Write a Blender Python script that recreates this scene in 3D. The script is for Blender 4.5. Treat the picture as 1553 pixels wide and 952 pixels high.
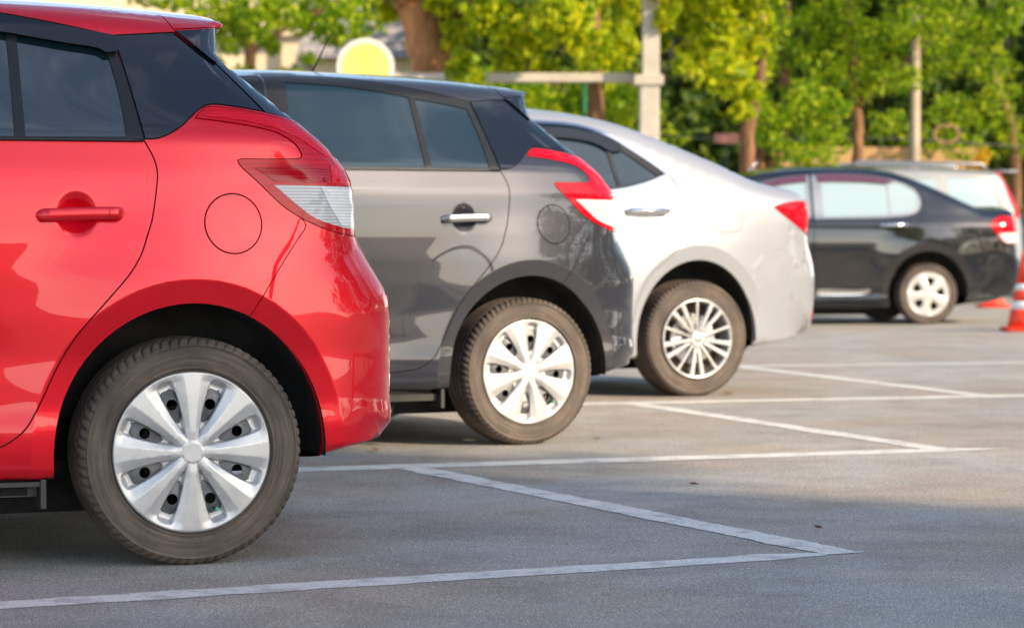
import bpy, bmesh, math, random
import numpy as np
from mathutils import Vector, Matrix
from mathutils.geometry import delaunay_2d_cdt

for o in list(bpy.data.objects): bpy.data.objects.remove(o)
C = bpy.context.scene.collection
R_ = math.radians
SC = bpy.context.scene
# ---------------------------------------------------------------- camera (90 mm lens, 0.87 m above the asphalt)
cam = bpy.data.cameras.new('camera'); camo = bpy.data.objects.new('camera', cam); C.objects.link(camo)
camo.location = (0, 0, .867); camo.rotation_euler = (R_(90-1.748), 0, 0)
cam.sensor_width = 36; cam.lens = 90.4; cam.clip_start = .1; cam.clip_end = 900
cam.dof.use_dof = True; cam.dof.focus_distance = 6.9; cam.dof.aperture_fstop = 4.6
SC.camera = camo
# ---------------------------------------------------------------- light
SUN_AZ, SUN_EL = 56.0, 27.0       # azimuth measured from "behind the camera" towards the right
sd = Vector((math.sin(R_(SUN_AZ))*math.cos(R_(SUN_EL)), -math.cos(R_(SUN_AZ))*math.cos(R_(SUN_EL)), math.sin(R_(SUN_EL))))
sun = bpy.data.lights.new('sun', 'SUN'); suno = bpy.data.objects.new('sun', sun); C.objects.link(suno)
suno.rotation_euler = sd.to_track_quat('Z', 'Y').to_euler(); suno.location = sd*60
sun.energy = 3.5; sun.angle = R_(.6); sun.color = (1.0, .80, .56)
w = bpy.data.worlds.new('World'); SC.world = w; w.use_nodes = True
nt = w.node_tree; N = nt.nodes; Lk = nt.links
bg = N['Background']
sky = N.new('ShaderNodeTexSky'); sky.sky_type = 'NISHITA'; sky.sun_disc = False
sky.sun_elevation = R_(SUN_EL); sky.sun_rotation = math.atan2(sd.x, sd.y)
sky.air_density = 1.0; sky.dust_density = 1.0; sky.ozone_density = 1.1
# thin banked clouds, projected on a flat layer overhead
tc = N.new('ShaderNodeTexCoord'); sp = N.new('ShaderNodeSeparateXYZ'); Lk.new(tc.outputs['Generated'], sp.inputs[0])
mx = N.new('ShaderNodeMath'); mx.operation = 'MAXIMUM'; mx.inputs[1].default_value = .0; Lk.new(sp.outputs['Z'], mx.inputs[0])
ad = N.new('ShaderNodeMath'); ad.operation = 'ADD'; ad.inputs[1].default_value = .14; Lk.new(mx.outputs[0], ad.inputs[0])
dx = N.new('ShaderNodeMath'); dx.operation = 'DIVIDE'; Lk.new(sp.outputs['X'], dx.inputs[0]); Lk.new(ad.outputs[0], dx.inputs[1])
dy = N.new('ShaderNodeMath'); dy.operation = 'DIVIDE'; Lk.new(sp.outputs['Y'], dy.inputs[0]); Lk.new(ad.outputs[0], dy.inputs[1])
cb = N.new('ShaderNodeCombineXYZ'); Lk.new(dx.outputs[0], cb.inputs[0]); Lk.new(dy.outputs[0], cb.inputs[1])
no = N.new('ShaderNodeTexNoise'); no.inputs['Scale'].default_value = 1.9; no.inputs['Detail'].default_value = 7; no.inputs['Roughness'].default_value = .58
no.inputs['Distortion'].default_value = .25
Lk.new(cb.outputs[0], no.inputs['Vector'])
rp = N.new('ShaderNodeValToRGB'); rp.color_ramp.elements[0].position = .54; rp.color_ramp.elements[1].position = .74
Lk.new(no.outputs['Fac'], rp.inputs[0])
# clouds thicken towards the horizon
hz = N.new('ShaderNodeMapRange'); hz.inputs['From Min'].default_value = .03; hz.inputs['From Max'].default_value = .17
hz.inputs['To Min'].default_value = .75; hz.inputs['To Max'].default_value = 0.0; Lk.new(sp.outputs['Z'], hz.inputs['Value'])
mm = N.new('ShaderNodeMath'); mm.operation = 'MAXIMUM'; Lk.new(rp.outputs[0], mm.inputs[0]); Lk.new(hz.outputs[0], mm.inputs[1])
mw = N.new('ShaderNodeMath'); mw.operation = 'MULTIPLY'; mw.inputs[1].default_value = .9; Lk.new(mm.outputs[0], mw.inputs[0])
mc = N.new('ShaderNodeMix'); mc.data_type = 'RGBA'; Lk.new(mw.outputs[0], mc.inputs[0]); Lk.new(sky.outputs[0], mc.inputs[6])
gl = N.new('ShaderNodeMapRange'); gl.inputs['From Min'].default_value = 0; gl.inputs['From Max'].default_value = .5; gl.inputs['To Min'].default_value = 1; gl.inputs['To Max'].default_value = 0; Lk.new(sp.outputs['Z'], gl.inputs['Value'])
cc = N.new('ShaderNodeMix'); cc.data_type = 'RGBA'; cc.inputs[6].default_value = (8.5, 9.0, 9.8, 1); cc.inputs[7].default_value = (16, 15.4, 14.8, 1); Lk.new(gl.outputs[0], cc.inputs[0]); Lk.new(cc.outputs[2], mc.inputs[7])
Lk.new(mc.outputs[2], bg.inputs[0]); bg.inputs[1].default_value = .12
vs = SC.view_settings; vs.view_transform = 'Standard'; vs.look = 'None'; vs.gamma = 1; vs.use_curve_mapping = False
vs.exposure = 1.12
SC.render.engine = 'CYCLES'

# ---------------------------------------------------------------- materials
MATS = {}
def mat(name, col, rough=.5, metal=0, coat=0, ior=1.5, spec=.5, trans=0, coat_rough=.02):
    m = bpy.data.materials.new(name); m.use_nodes = True; b = m.node_tree.nodes['Principled BSDF']
    b.inputs['Base Color'].default_value = (*col, 1); b.inputs['Roughness'].default_value = rough; b.inputs['Metallic'].default_value = metal
    b.inputs['Coat Weight'].default_value = coat; b.inputs['Coat Roughness'].default_value = coat_rough
    b.inputs['IOR'].default_value = ior; b.inputs['Specular IOR Level'].default_value = spec
    b.inputs['Transmission Weight'].default_value = trans
    MATS[name] = m; return m
def nodes(m): return m.node_tree.nodes, m.node_tree.links, m.node_tree.nodes['Principled BSDF']
def vary(m, c1, c2, scale, detail=6, p=(.35, .65), bump=0, bscale=None, bdist=.002, rough=None, coord='Object', stretch=None, rgh=.6):
    """colour noise between c1 and c2, optional bump from a second noise"""
    n, l, b = nodes(m); t = n.new('ShaderNodeTexCoord'); v = t.outputs[coord]
    if stretch:
        mp = n.new('ShaderNodeMapping'); mp.inputs['Scale'].default_value = stretch; l.new(v, mp.inputs[0]); v = mp.outputs[0]
    x = n.new('ShaderNodeTexNoise'); x.inputs['Scale'].default_value = scale; x.inputs['Detail'].default_value = detail; x.inputs['Roughness'].default_value = rgh
    l.new(v, x.inputs['Vector']); r = n.new('ShaderNodeValToRGB')
    r.color_ramp.elements[0].position = p[0]; r.color_ramp.elements[1].position = p[1]
    r.color_ramp.elements[0].color = (*c1, 1); r.color_ramp.elements[1].color = (*c2, 1)
    l.new(x.outputs['Fac'], r.inputs[0]); l.new(r.outputs[0], b.inputs['Base Color'])
    if bump:
        y = n.new('ShaderNodeTexNoise'); y.inputs['Scale'].default_value = bscale or scale; y.inputs['Detail'].default_value = 5
        l.new(v, y.inputs['Vector']); bp = n.new('ShaderNodeBump'); bp.inputs['Strength'].default_value = bump; bp.inputs['Distance'].default_value = bdist
        l.new(y.outputs['Fac'], bp.inputs['Height']); l.new(bp.outputs[0], b.inputs['Normal'])
    if rough:
        q = n.new('ShaderNodeMapRange'); q.inputs['To Min'].default_value = rough[0]; q.inputs['To Max'].default_value = rough[1]
        l.new(x.outputs['Fac'], q.inputs[0]); l.new(q.outputs[0], b.inputs['Roughness'])
    return m, r, x

def paint(name, col, metal=.35, rough=.38, flake=.0):
    m = mat(name, col, rough, metal, coat=1, coat_rough=.015)
    n, l, b = nodes(m); b.inputs['Coat IOR'].default_value = 1.62; b.inputs['Specular IOR Level'].default_value = .15
    if flake:
        t = n.new('ShaderNodeTexCoord'); v = n.new('ShaderNodeTexVoronoi'); v.inputs['Scale'].default_value = 900
        l.new(t.outputs['Object'], v.inputs['Vector']); bp = n.new('ShaderNodeBump'); bp.inputs['Strength'].default_value = flake; bp.inputs['Distance'].default_value = .0004
        l.new(v.outputs['Distance'], bp.inputs['Height']); l.new(bp.outputs[0], b.inputs['Normal'])
    return m
paint('red_paint', (.68, .0006, .012), .5, .34, .3); MATS['red_paint'].node_tree.nodes['Principled BSDF'].inputs['Coat IOR'].default_value = 1.5
paint('grey_paint', (.026, .027, .036), .3, .38, .3)
paint('silver_paint', (.33, .345, .375), .3, .36, .2)
paint('black_paint', (.004, .0045, .006), 0, .4, 0); MATS['black_paint'].node_tree.nodes['Principled BSDF'].inputs['Specular IOR Level'].default_value = .1; MATS['black_paint'].node_tree.nodes['Principled BSDF'].inputs['Coat IOR'].default_value = 1.85
paint('beige_paint', (.27, .28, .28), .3, .4)
paint('blue_paint', (.20, .30, .42), .3, .4)
mat('gloss_black', (.003, .004, .007), .05, 0, .5, ior=1.5)
mat('trim_black', (.010, .011, .013), .32, 0, 0, spec=.35)
mat('tint_glass', (.002, .012, .015), .012, 0, 0, ior=1.8, spec=.6)
mat('pale_glass', (.30, .40, .40), .05, 0, 1, ior=2.0, spec=.8)  # pale base colour stands in for the bright sky in the panes
mat('shut_line', (.01, .006, .006), .8)
mat('underside', (.006, .006, .006), .85)
vary(mat('liner', (.03, .03, .032), .7), (.010, .010, .010), (.028, .026, .024), 9, bump=.3, bscale=60)
mat('chrome', (.78, .78, .78), .12, 1)
mat('satin_metal', (.35, .36, .37), .3, .9)
mat('smoke_plastic', (.003, .004, .007), .05, 0, .3)
mat('drum', (.05, .032, .022), .7, .3)
mat('valve_green', (.02, .45, .22), .4)
mat('amber', (.75, .25, .02), .2, 0, .5)
mat('plate_grey', (.035, .033, .03), .6)
def lens(name, c1, c2, scale, ang=0, cr=1):
    m = mat(name, c1, .09, 0, 0, ior=1.45, spec=.4); n, l, b = nodes(m)
    t = n.new('ShaderNodeTexCoord'); mp = n.new('ShaderNodeMapping'); mp.inputs['Rotation'].default_value = (0, R_(ang), 0)
    l.new(t.outputs['Object'], mp.inputs[0]); wv = n.new('ShaderNodeTexWave'); wv.bands_direction = 'Z'; wv.inputs['Scale'].default_value = scale
    wv.inputs['Distortion'].default_value = .6; wv.inputs['Detail'].default_value = 1
    l.new(mp.outputs[0], wv.inputs['Vector']); r = n.new('ShaderNodeValToRGB'); r.color_ramp.elements[0].color = (*c1, 1); r.color_ramp.elements[1].color = (*c2, 1)
    r.color_ramp.elements[0].position = .35; r.color_ramp.elements[1].position = .6
    l.new(wv.outputs['Fac'], r.inputs[0]); l.new(r.outputs[0], b.inputs['Base Color']); return m
lens('lamp_red', (.42, .0, .008), (.50, .001, .012), 22)
lens('lamp_red_bright', (.62, .003, .015), (.52, .0, .012), 40)
lens('lamp_dark', (.24, .0, .008), (.40, .001, .012), 40)
lens('lamp_clear', (.56, .56, .56), (.72, .73, .73), 38)
lens('lamp_grey', (.34, .34, .35), (.52, .53, .53), 38)
vary(mat('hubcap_silver', (.62, .62, .61), .36, .5, .2), (.47, .47, .465), (.57, .565, .555), 11, rough=(.3, .44))
vary(mat('alloy_bright', (.7, .7, .68), .25, .7, .3), (.62, .61, .58), (.74, .73, .71), 12)
mat('alloy_dark', (.25, .25, .25), .4, .7)
mat('alloy_white', (.58, .57, .54), .35, .3, .3)
vary(mat('steel_wheel', (.1, .105, .11), .5, .4), (.07, .075, .08), (.16, .165, .17), 18)
# tyre: dusty brown-grey rubber
tm, tr_, tx_ = vary(mat('tyre', (.06, .052, .046), .75), (.038, .031, .026), (.115, .090, .070), 5, 8, (.3, .7), bump=.25, bscale=140, bdist=.001)

def tyre_scuffs():
    n, l, b = nodes(tm); t = n.new('ShaderNodeTexCoord'); sp_ = n.new('ShaderNodeSeparateXYZ'); l.new(t.outputs['Object'], sp_.inputs[0])
    def ma(op, a, b_=None, v=None):
        x = n.new('ShaderNodeMath'); x.operation = op; l.new(a, x.inputs[0])
        if b_ is not None: l.new(b_, x.inputs[1])
        elif v is not None: x.inputs[1].default_value = v
        return x.outputs[0]
    r2 = ma('SQRT', ma('ADD', ma('MULTIPLY', sp_.outputs['X'], sp_.outputs['X']), ma('MULTIPLY', sp_.outputs['Z'], sp_.outputs['Z'])))
    an = ma('ARCTAN2', sp_.outputs['Z'], sp_.outputs['X'])
    cb_ = n.new('ShaderNodeCombineXYZ'); l.new(ma('MULTIPLY', r2, v=120), cb_.inputs[0]); l.new(ma('MULTIPLY', an, v=1.6), cb_.inputs[1])
    x = n.new('ShaderNodeTexNoise'); x.inputs['Scale'].default_value = 1; x.inputs['Detail'].default_value = 6; x.inputs['Roughness'].default_value = .65; l.new(cb_.outputs[0], x.inputs['Vector'])
    r = n.new('ShaderNodeValToRGB'); r.color_ramp.elements[0].position = .32; r.color_ramp.elements[0].color = (.62, .60, .58, 1); r.color_ramp.elements[1].position = .66; r.color_ramp.elements[1].color = (1.45, 1.42, 1.38, 1); l.new(x.outputs['Fac'], r.inputs[0])
    m_ = n.new('ShaderNodeMix'); m_.data_type = 'RGBA'; m_.blend_type = 'MULTIPLY'; m_.inputs[0].default_value = 1; l.new(tr_.outputs[0], m_.inputs[6]); l.new(r.outputs[0], m_.inputs[7]); l.new(m_.outputs[2], b.inputs['Base Color'])
tyre_scuffs()
# ---------------------------------------------------------------- car side surfaces
# car space: x = towards the rear, y = across (the side we look at is -y), z = up; rear axle at x = 0
def gsm(tab, lo, hi, sig, n=1600):
    x = np.linspace(lo, hi, n); t = np.array(tab, float)
    y = np.interp(x, t[:, 0], t[:, 1]); s = sig/(x[1]-x[0]); k = int(4*s)+1
    w = np.exp(-.5*(np.arange(-k, k+1)/s)**2); w /= w.sum()
    y = np.convolve(np.pad(y, k, mode='edge'), w, 'valid')
    return x, y

def spline(pts, closed=False, step=.02):
    """Catmull-Rom through pts; a third element 1 marks a sharp corner"""
    P = [np.array(p[:2], float) for p in pts]; K = [len(p) > 2 and p[2] == 1 for p in pts]
    n = len(P); out = []
    rng = range(n) if closed else range(n-1)
    for i in rng:
        a, b = P[i], P[(i+1) % n]
        if K[i] or (not closed and i == 0): a0 = a-(b-a)
        else: a0 = P[i-1]
        if K[(i+1) % n] or (not closed and i == n-2): b0 = b+(b-a)
        else: b0 = P[(i+2) % n]
        L = np.linalg.norm(b-a); m = max(1, int(math.ceil(L/step)))
        if L < 1e-6: continue
        # centripetal parametrisation
        t0 = 0; t1 = np.linalg.norm(a-a0)**.5+1e-6; t2 = t1+L**.5; t3 = t2+np.linalg.norm(b0-b)**.5+1e-6
        for j in range(m):
            t = t1+(t2-t1)*j/m
            A1 = (t1-t)/(t1-t0)*a0+(t-t0)/(t1-t0)*a; A2 = (t2-t)/(t2-t1)*a+(t-t1)/(t2-t1)*b
            A3 = (t3-t)/(t3-t2)*b+(t-t2)/(t3-t2)*b0
            B1 = (t2-t)/(t2-t0)*A1+(t-t0)/(t2-t0)*A2; B2 = (t3-t)/(t3-t1)*A2+(t-t1)/(t3-t1)*A3
            out.append((t2-t)/(t2-t1)*B1+(t-t1)/(t2-t1)*B2)
    if not closed: out.append(P[-1])
    return np.array(out)

def pdist(pts, line, par=None):
    """distance of points (N,2) to a polyline (M,2); par (M,) is interpolated at the nearest point"""
    best = np.full(len(pts), 1e9); q = np.zeros(len(pts)) if par is not None else None
    for i in range(len(line)-1):
        a, b = line[i], line[i+1]; d = b-a; L = d@d
        if L < 1e-12: continue
        t = np.clip(((pts-a)@d)/L, 0, 1); e = pts-(a+t[:, None]*d); r = np.sqrt((e*e).sum(1))
        m = r < best; best[m] = r[m]
        if q is not None: q[m] = (par[i]+t*(par[i+1]-par[i]))[m]
    return best, q

class Shape:
    def __init__(s, S):
        s.S = S
        s.px, s.pw = gsm(S['prof'], 0, 2.0, S.get('sig', .012))
        s.tx, s.tw = gsm(S['taper'], -4.5, 1.6, .08)          # narrowing of the body in plan
        s.gx, s.gw = gsm(S['gtaper'], -4.5, 1.6, .08)         # extra narrowing of the glasshouse
        s.chains = []
        for c in S['chains']:
            ln = spline(c['pts'], step=.04)
            par = np.linspace(0, 1, len(ln))
            aa = np.interp(ln[:, 1], *zip(*c['a'])) if 'byz' in c else np.full(len(ln), c['a'])
            bb = np.interp(ln[:, 1], *zip(*c['b'])) if 'byz' in c else np.full(len(ln), c['b'])
            s.chains.append((ln, aa, bb, c.get('n', 2.0)))
        s.rim = np.concatenate([c[0][:-1] for c in s.chains])
    def W(s, u, z):
        u = np.atleast_1d(u).astype(float); z = np.atleast_1d(z).astype(float); S = s.S
        zc = z-S.get('rise', 0)*u
        w = np.interp(zc, s.px, s.pw) - np.interp(u, s.tx, s.tw)
        gz = np.clip((z-S['belt'])/.3, 0, 1); w -= gz*gz*(3-2*gz)*np.interp(u, s.gx, s.gw)
        r, rc, h, sx = S['flare']                              # arch radius, crease radius, height, squash
        for wx in (0, -S['wb']):
            rho = np.sqrt(((u-wx)/sx)**2+(z-S['hub'])**2)
            t = np.clip((rc+.26-rho)/.26, 0, 1); f = h*t*t*(1.6-.6*t)
            soft = .006; k = np.clip((rc-rho)/soft, 0, 1)
            f = np.where(rho < rc, h-(rc-rho)*.14*k, f)
            up = np.clip((S['belt']-.05-z)/.15, 0, 1); w += f*up*up*(3-2*up)
        for (uc, zc2, ru, rz, dp) in S.get('dents', []):       # scoops (positive = inward)
            q = ((u-uc)/ru)**2+((z-zc2)/rz)**2
            w -= dp*np.clip(1-q, 0, 1)**1.5
        P = np.stack([u, z], 1); tot = np.zeros(len(u))
        for ln, aa, bb, n in s.chains:
            d, a = pdist(P, ln, aa); _, b = pdist(P, ln, bb)
            t = np.clip(1-d/a, 0, 1)
            tot += (b*(1-np.clip(1-t**n, 0, 1)**(1/n)))**4
        return w-tot**.25

HATCH = dict(
    belt=1.10, wb=2.55, hub=.30, flare=(.39, .455, .032, .94), sig=.013,
    prof=[(0, .79), (.2, .795), (.30, .812), (.36, .816), (.42, .811), (.55, .815), (.66, .830), (.76, .838), (.86, .839),
          (.97, .833), (1.02, .828), (1.03, .826), (1.10, .805), (1.12, .80), (1.25, .725), (1.40, .640), (1.47, .60), (2, .3)],
    taper=[(-4.5, .1), (-3.2, .06), (-2.5, .01), (-1.8, 0), (-.5, 0), (0, .006), (.3, .03), (.6, .085), (1, .16)],
    gtaper=[(-4.5, .1), (-2.4, .08), (-1.6, .02), (-1, 0), (-.5, 0), (-.1, .02), (.2, .055), (.5, .10), (1, .15)],
    dents=[],
    chains=[
        dict(pts=[(.165, 1.461), (-.2, 1.482), (-.6, 1.492), (-1.0, 1.492), (-1.35, 1.468), (-1.65, 1.40), (-2.0, 1.26), (-2.35, 1.10), (-2.7, 1.02), (-3.1, .93), (-3.28, .85)], a=.07, b=.09),
        dict(pts=[(-3.28, .85), (-3.37, .70), (-3.39, .5), (-3.36, .3), (-3.30, .22)], a=.45, b=.40),
        dict(pts=[(-3.30, .22), (-2.9, .238), (-1.5, .238), (-.36, .238), (.28, .25), (.42, .290), (.60, .32, 1)], a=.03, b=.02),
        dict(pts=[(.60, .32), (.625, .345), (.624, .42), (.624, .52), (.621, .62), (.612, .70), (.598, .728), (.55, .80), (.508, .875), (.50, .95), (.485, 1.02), (.445, 1.08), (.36, 1.16), (.26, 1.25), (.185, 1.32), (.142, 1.365), (.147, 1.40), (.150, 1.432, 1), (.170, 1.438), (.176, 1.449), (.165, 1.461)],
             byz=1, n=2.6, a=[(.3, .25), (.85, .25), (1.0, .20), (1.15, .15), (1.5, .12)], b=[(.3, .19), (.85, .20), (1.0, .15), (1.15, .11), (1.5, .08)]),
    ])
# ---------------------------------------------------------------- mesh helpers
def link(o, parent=None):
    C.objects.link(o)
    if parent is not None: o.parent = parent
    return o
def mesh_obj(name, V, F, m, parent=None, normals=None, smooth=True, mats=None, fm=None):
    if normals is not None and len(F):
        Va = np.array([tuple(map(float, v)) for v in V]); Na = np.array([tuple(map(float, n)) for n in normals]); G = []
        for f in F:
            a, b, c = Va[f[0]], Va[f[1]], Va[f[2]]
            g = np.cross(b-a, c-a)
            if len(f) == 4: g = g+np.cross(c-a, Va[f[3]]-a)
            G.append(tuple(f) if g @ Na[list(f)].sum(0) >= 0 else tuple(f)[::-1])
        F = G
    ln = None
    if normals is not None and len(F):              # weld coincident vertices, keep the normals per face corner
        key = {}; rem = []; V3 = []
        for v in Va:
            k = (round(v[0], 5), round(v[1], 5), round(v[2], 5))
            if k not in key: key[k] = len(V3); V3.append(v)
            rem.append(key[k])
        F2 = []; ln = []; fm2 = []
        for fi, f in enumerate(F):
            g = [rem[i] for i in f]; keep = [j for j in range(len(g)) if g[j] != g[j-1]]
            if len(keep) < 3 or len({g[j] for j in keep}) < len(keep): continue
            F2.append([g[j] for j in keep]); ln += [tuple(Na[f[j]]) for j in keep]
        F = F2; V = V3
    me = bpy.data.meshes.new(name); me.from_pydata([tuple(map(float, v)) for v in V], [], [tuple(map(int, f)) for f in F]); me.update()
    for x in (mats or [m]): me.materials.append(MATS[x])
    if fm is not None: me.polygons.foreach_set('material_index', list(fm))
    if smooth:
        me.polygons.foreach_set('use_smooth', [True]*len(me.polygons))
        if ln is not None and len(ln) == len(me.loops): me.normals_split_custom_set(ln)
    o = bpy.data.objects.new(name, me); return link(o, parent)
def empty(name, loc=(0, 0, 0), rz=0, parent=None):
    o = bpy.data.objects.new(name, None); o.location = loc; o.rotation_euler = (0, 0, rz); o.empty_display_size = .2; return link(o, parent)
def tag(o, label=None, cat=None, group=None, kind=None):
    if label: o['label'] = label
    if cat: o['category'] = cat
    if group: o['group'] = group
    if kind: o['kind'] = kind
    return o
class MB:
    def __init__(s): s.v = []; s.f = []; s.m = []
    def add(s, V, F, mi=0):
        b = len(s.v); s.v += [tuple(v) for v in V]; s.f += [tuple(b+i for i in f) for f in F]; s.m += [mi]*len(F)
    def box(s, c, d, rot=None, mi=0, bev=0):
        x, y, z = [k/2 for k in d]; M = rot or Matrix.Identity(3); c = Vector(c)
        if bev:
            V = []; 
            for sz in (-1, 1):
                for (a, b_, k) in ((x, y, bev),):
                    ring = [(a-k, b_), (a, b_-k), (a, -b_+k), (a-k, -b_), (-a+k, -b_), (-a, -b_+k), (-a, b_-k), (-a+k, b_)]
                    rr = [(p[0]*(1-k/a), p[1]*(1-k/b_)) for p in ring]
                    if sz < 0: V += [c+M@Vector((p[0], p[1], -z)) for p in rr]+[c+M@Vector((p[0], p[1], -z+k)) for p in ring]
                    else: V += [c+M@Vector((p[0], p[1], z-k)) for p in ring]+[c+M@Vector((p[0], p[1], z)) for p in rr]
            F = [tuple(range(8)), tuple(range(31, 23, -1))]
            for r in range(3):
                for i in range(8): j = (i+1) % 8; F.append((r*8+i, r*8+8+i, r*8+8+j, r*8+j))
            s.add(V, F, mi); return
        V = [c+M@Vector((i*x, j*y, k*z)) for i in (-1, 1) for j in (-1, 1) for k in (-1, 1)]
        s.add(V, [(0, 1, 3, 2), (4, 6, 7, 5), (0, 4, 5, 1), (2, 3, 7, 6), (0, 2, 6, 4), (1, 5, 7, 3)], mi)
    def tube(s, P, r, n=8, mi=0, cap=True):
        P = [Vector(p) for p in P]; rr = r if isinstance(r, (list, tuple)) else [r]*len(P); b = len(s.v)
        for i, p in enumerate(P):
            d = (P[min(i+1, len(P)-1)]-P[max(i-1, 0)]).normalized(); a = d.orthogonal().normalized() if abs(d.z) > .9 else d.cross(Vector((0, 0, 1))).normalized()
            if abs(d.z) > .9: a = (Vector((0, 1, 0))-d*d.y).normalized()
            e = d.cross(a)
            s.v += [tuple(p+(a*math.cos(t)+e*math.sin(t))*rr[i]) for t in [2*math.pi*k/n for k in range(n)]]
        for i in range(len(P)-1):
            for k in range(n): q = (k+1) % n; s.f.append((b+i*n+k, b+i*n+q, b+i*n+n+q, b+i*n+n+k)); s.m.append(mi)
        if cap: s.f += [tuple(b+k for k in range(n))[::-1], tuple(b+(len(P)-1)*n+k for k in range(n))]; s.m += [mi, mi]
    def obj(s, name, m, parent=None, smooth=False, mats=None): return mesh_obj(name, s.v, s.f, m, parent, None, smooth, mats, s.m if mats else None)
def inpoly(P, poly):
    x, y = P[:, 0], P[:, 1]; ins = np.zeros(len(P), bool); j = len(poly)-1
    for i in range(len(poly)):
        xi, yi = poly[i]; xj, yj = poly[j]
        if yi != yj:
            c = ((yi > y) != (yj > y)) & (x < (xj-xi)*(y-yi)/(yj-yi)+xi); ins ^= c
        j = i
    return ins
def inset(P, g):
    n = len(P); area = .5*sum(P[i][0]*P[(i+1) % n][1]-P[(i+1) % n][0]*P[i][1] for i in range(n)); sg = 1 if area > 0 else -1; out = []
    for i in range(n):
        a, b, c = P[i-1], P[i], P[(i+1) % n]; d1 = (b-a)/(np.linalg.norm(b-a)+1e-9); d2 = (c-b)/(np.linalg.norm(c-b)+1e-9)
        n1 = np.array([-d1[1], d1[0]])*sg; n2 = np.array([-d2[1], d2[0]])*sg; m = n1+n2; k = max(.35, 1+n1@n2)
        out.append(b+m*g/k)
    return np.array(out)
def cdt(V, E):
    r = delaunay_2d_cdt([Vector((float(a), float(b))) for a, b in V], E, [], 0, 1e-5)
    return np.array([(v.x, v.y) for v in r[0]]), [f for f in r[2]]

def triangulate(polys, rim, step_fn, extra, umin, umax, zmin, zmax):
    """polys: closed polylines kept as edges. returns verts, tris"""
    V = []; E = []
    for P in [rim]+polys:
        b = len(V); V += [tuple(p) for p in P]; E += [(b+i, b+(i+1) % len(P)) for i in range(len(P))]
    cons = np.array(V); G = []
    for (u0, u1, z0, z1, st) in step_fn:
        gu = np.arange(u0+st/2, u1, st); gz = np.arange(z0+st/2, z1, st*.9)
        for j, z in enumerate(gz):
            for u in gu: G.append((u+(st/2 if j % 2 else 0), z))
    G = np.array(G+list(extra)); G = G[inpoly(G, rim)]
    keep = np.ones(len(G), bool)                       # drop grid points that crowd the constraint vertices
    cell = {}
    for p in cons: cell.setdefault((int(p[0]/.03), int(p[1]/.03)), []).append(p)
    for i, p in enumerate(G):
        k = (int(p[0]/.03), int(p[1]/.03))
        for a in (-1, 0, 1):
            for b in (-1, 0, 1):
                for q in cell.get((k[0]+a, k[1]+b), ()):
                    if (p[0]-q[0])**2+(p[1]-q[1])**2 < .0055**2: keep[i] = False
    G = G[keep]
    V += [tuple(p) for p in G]
    return cdt(V, E)

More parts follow.
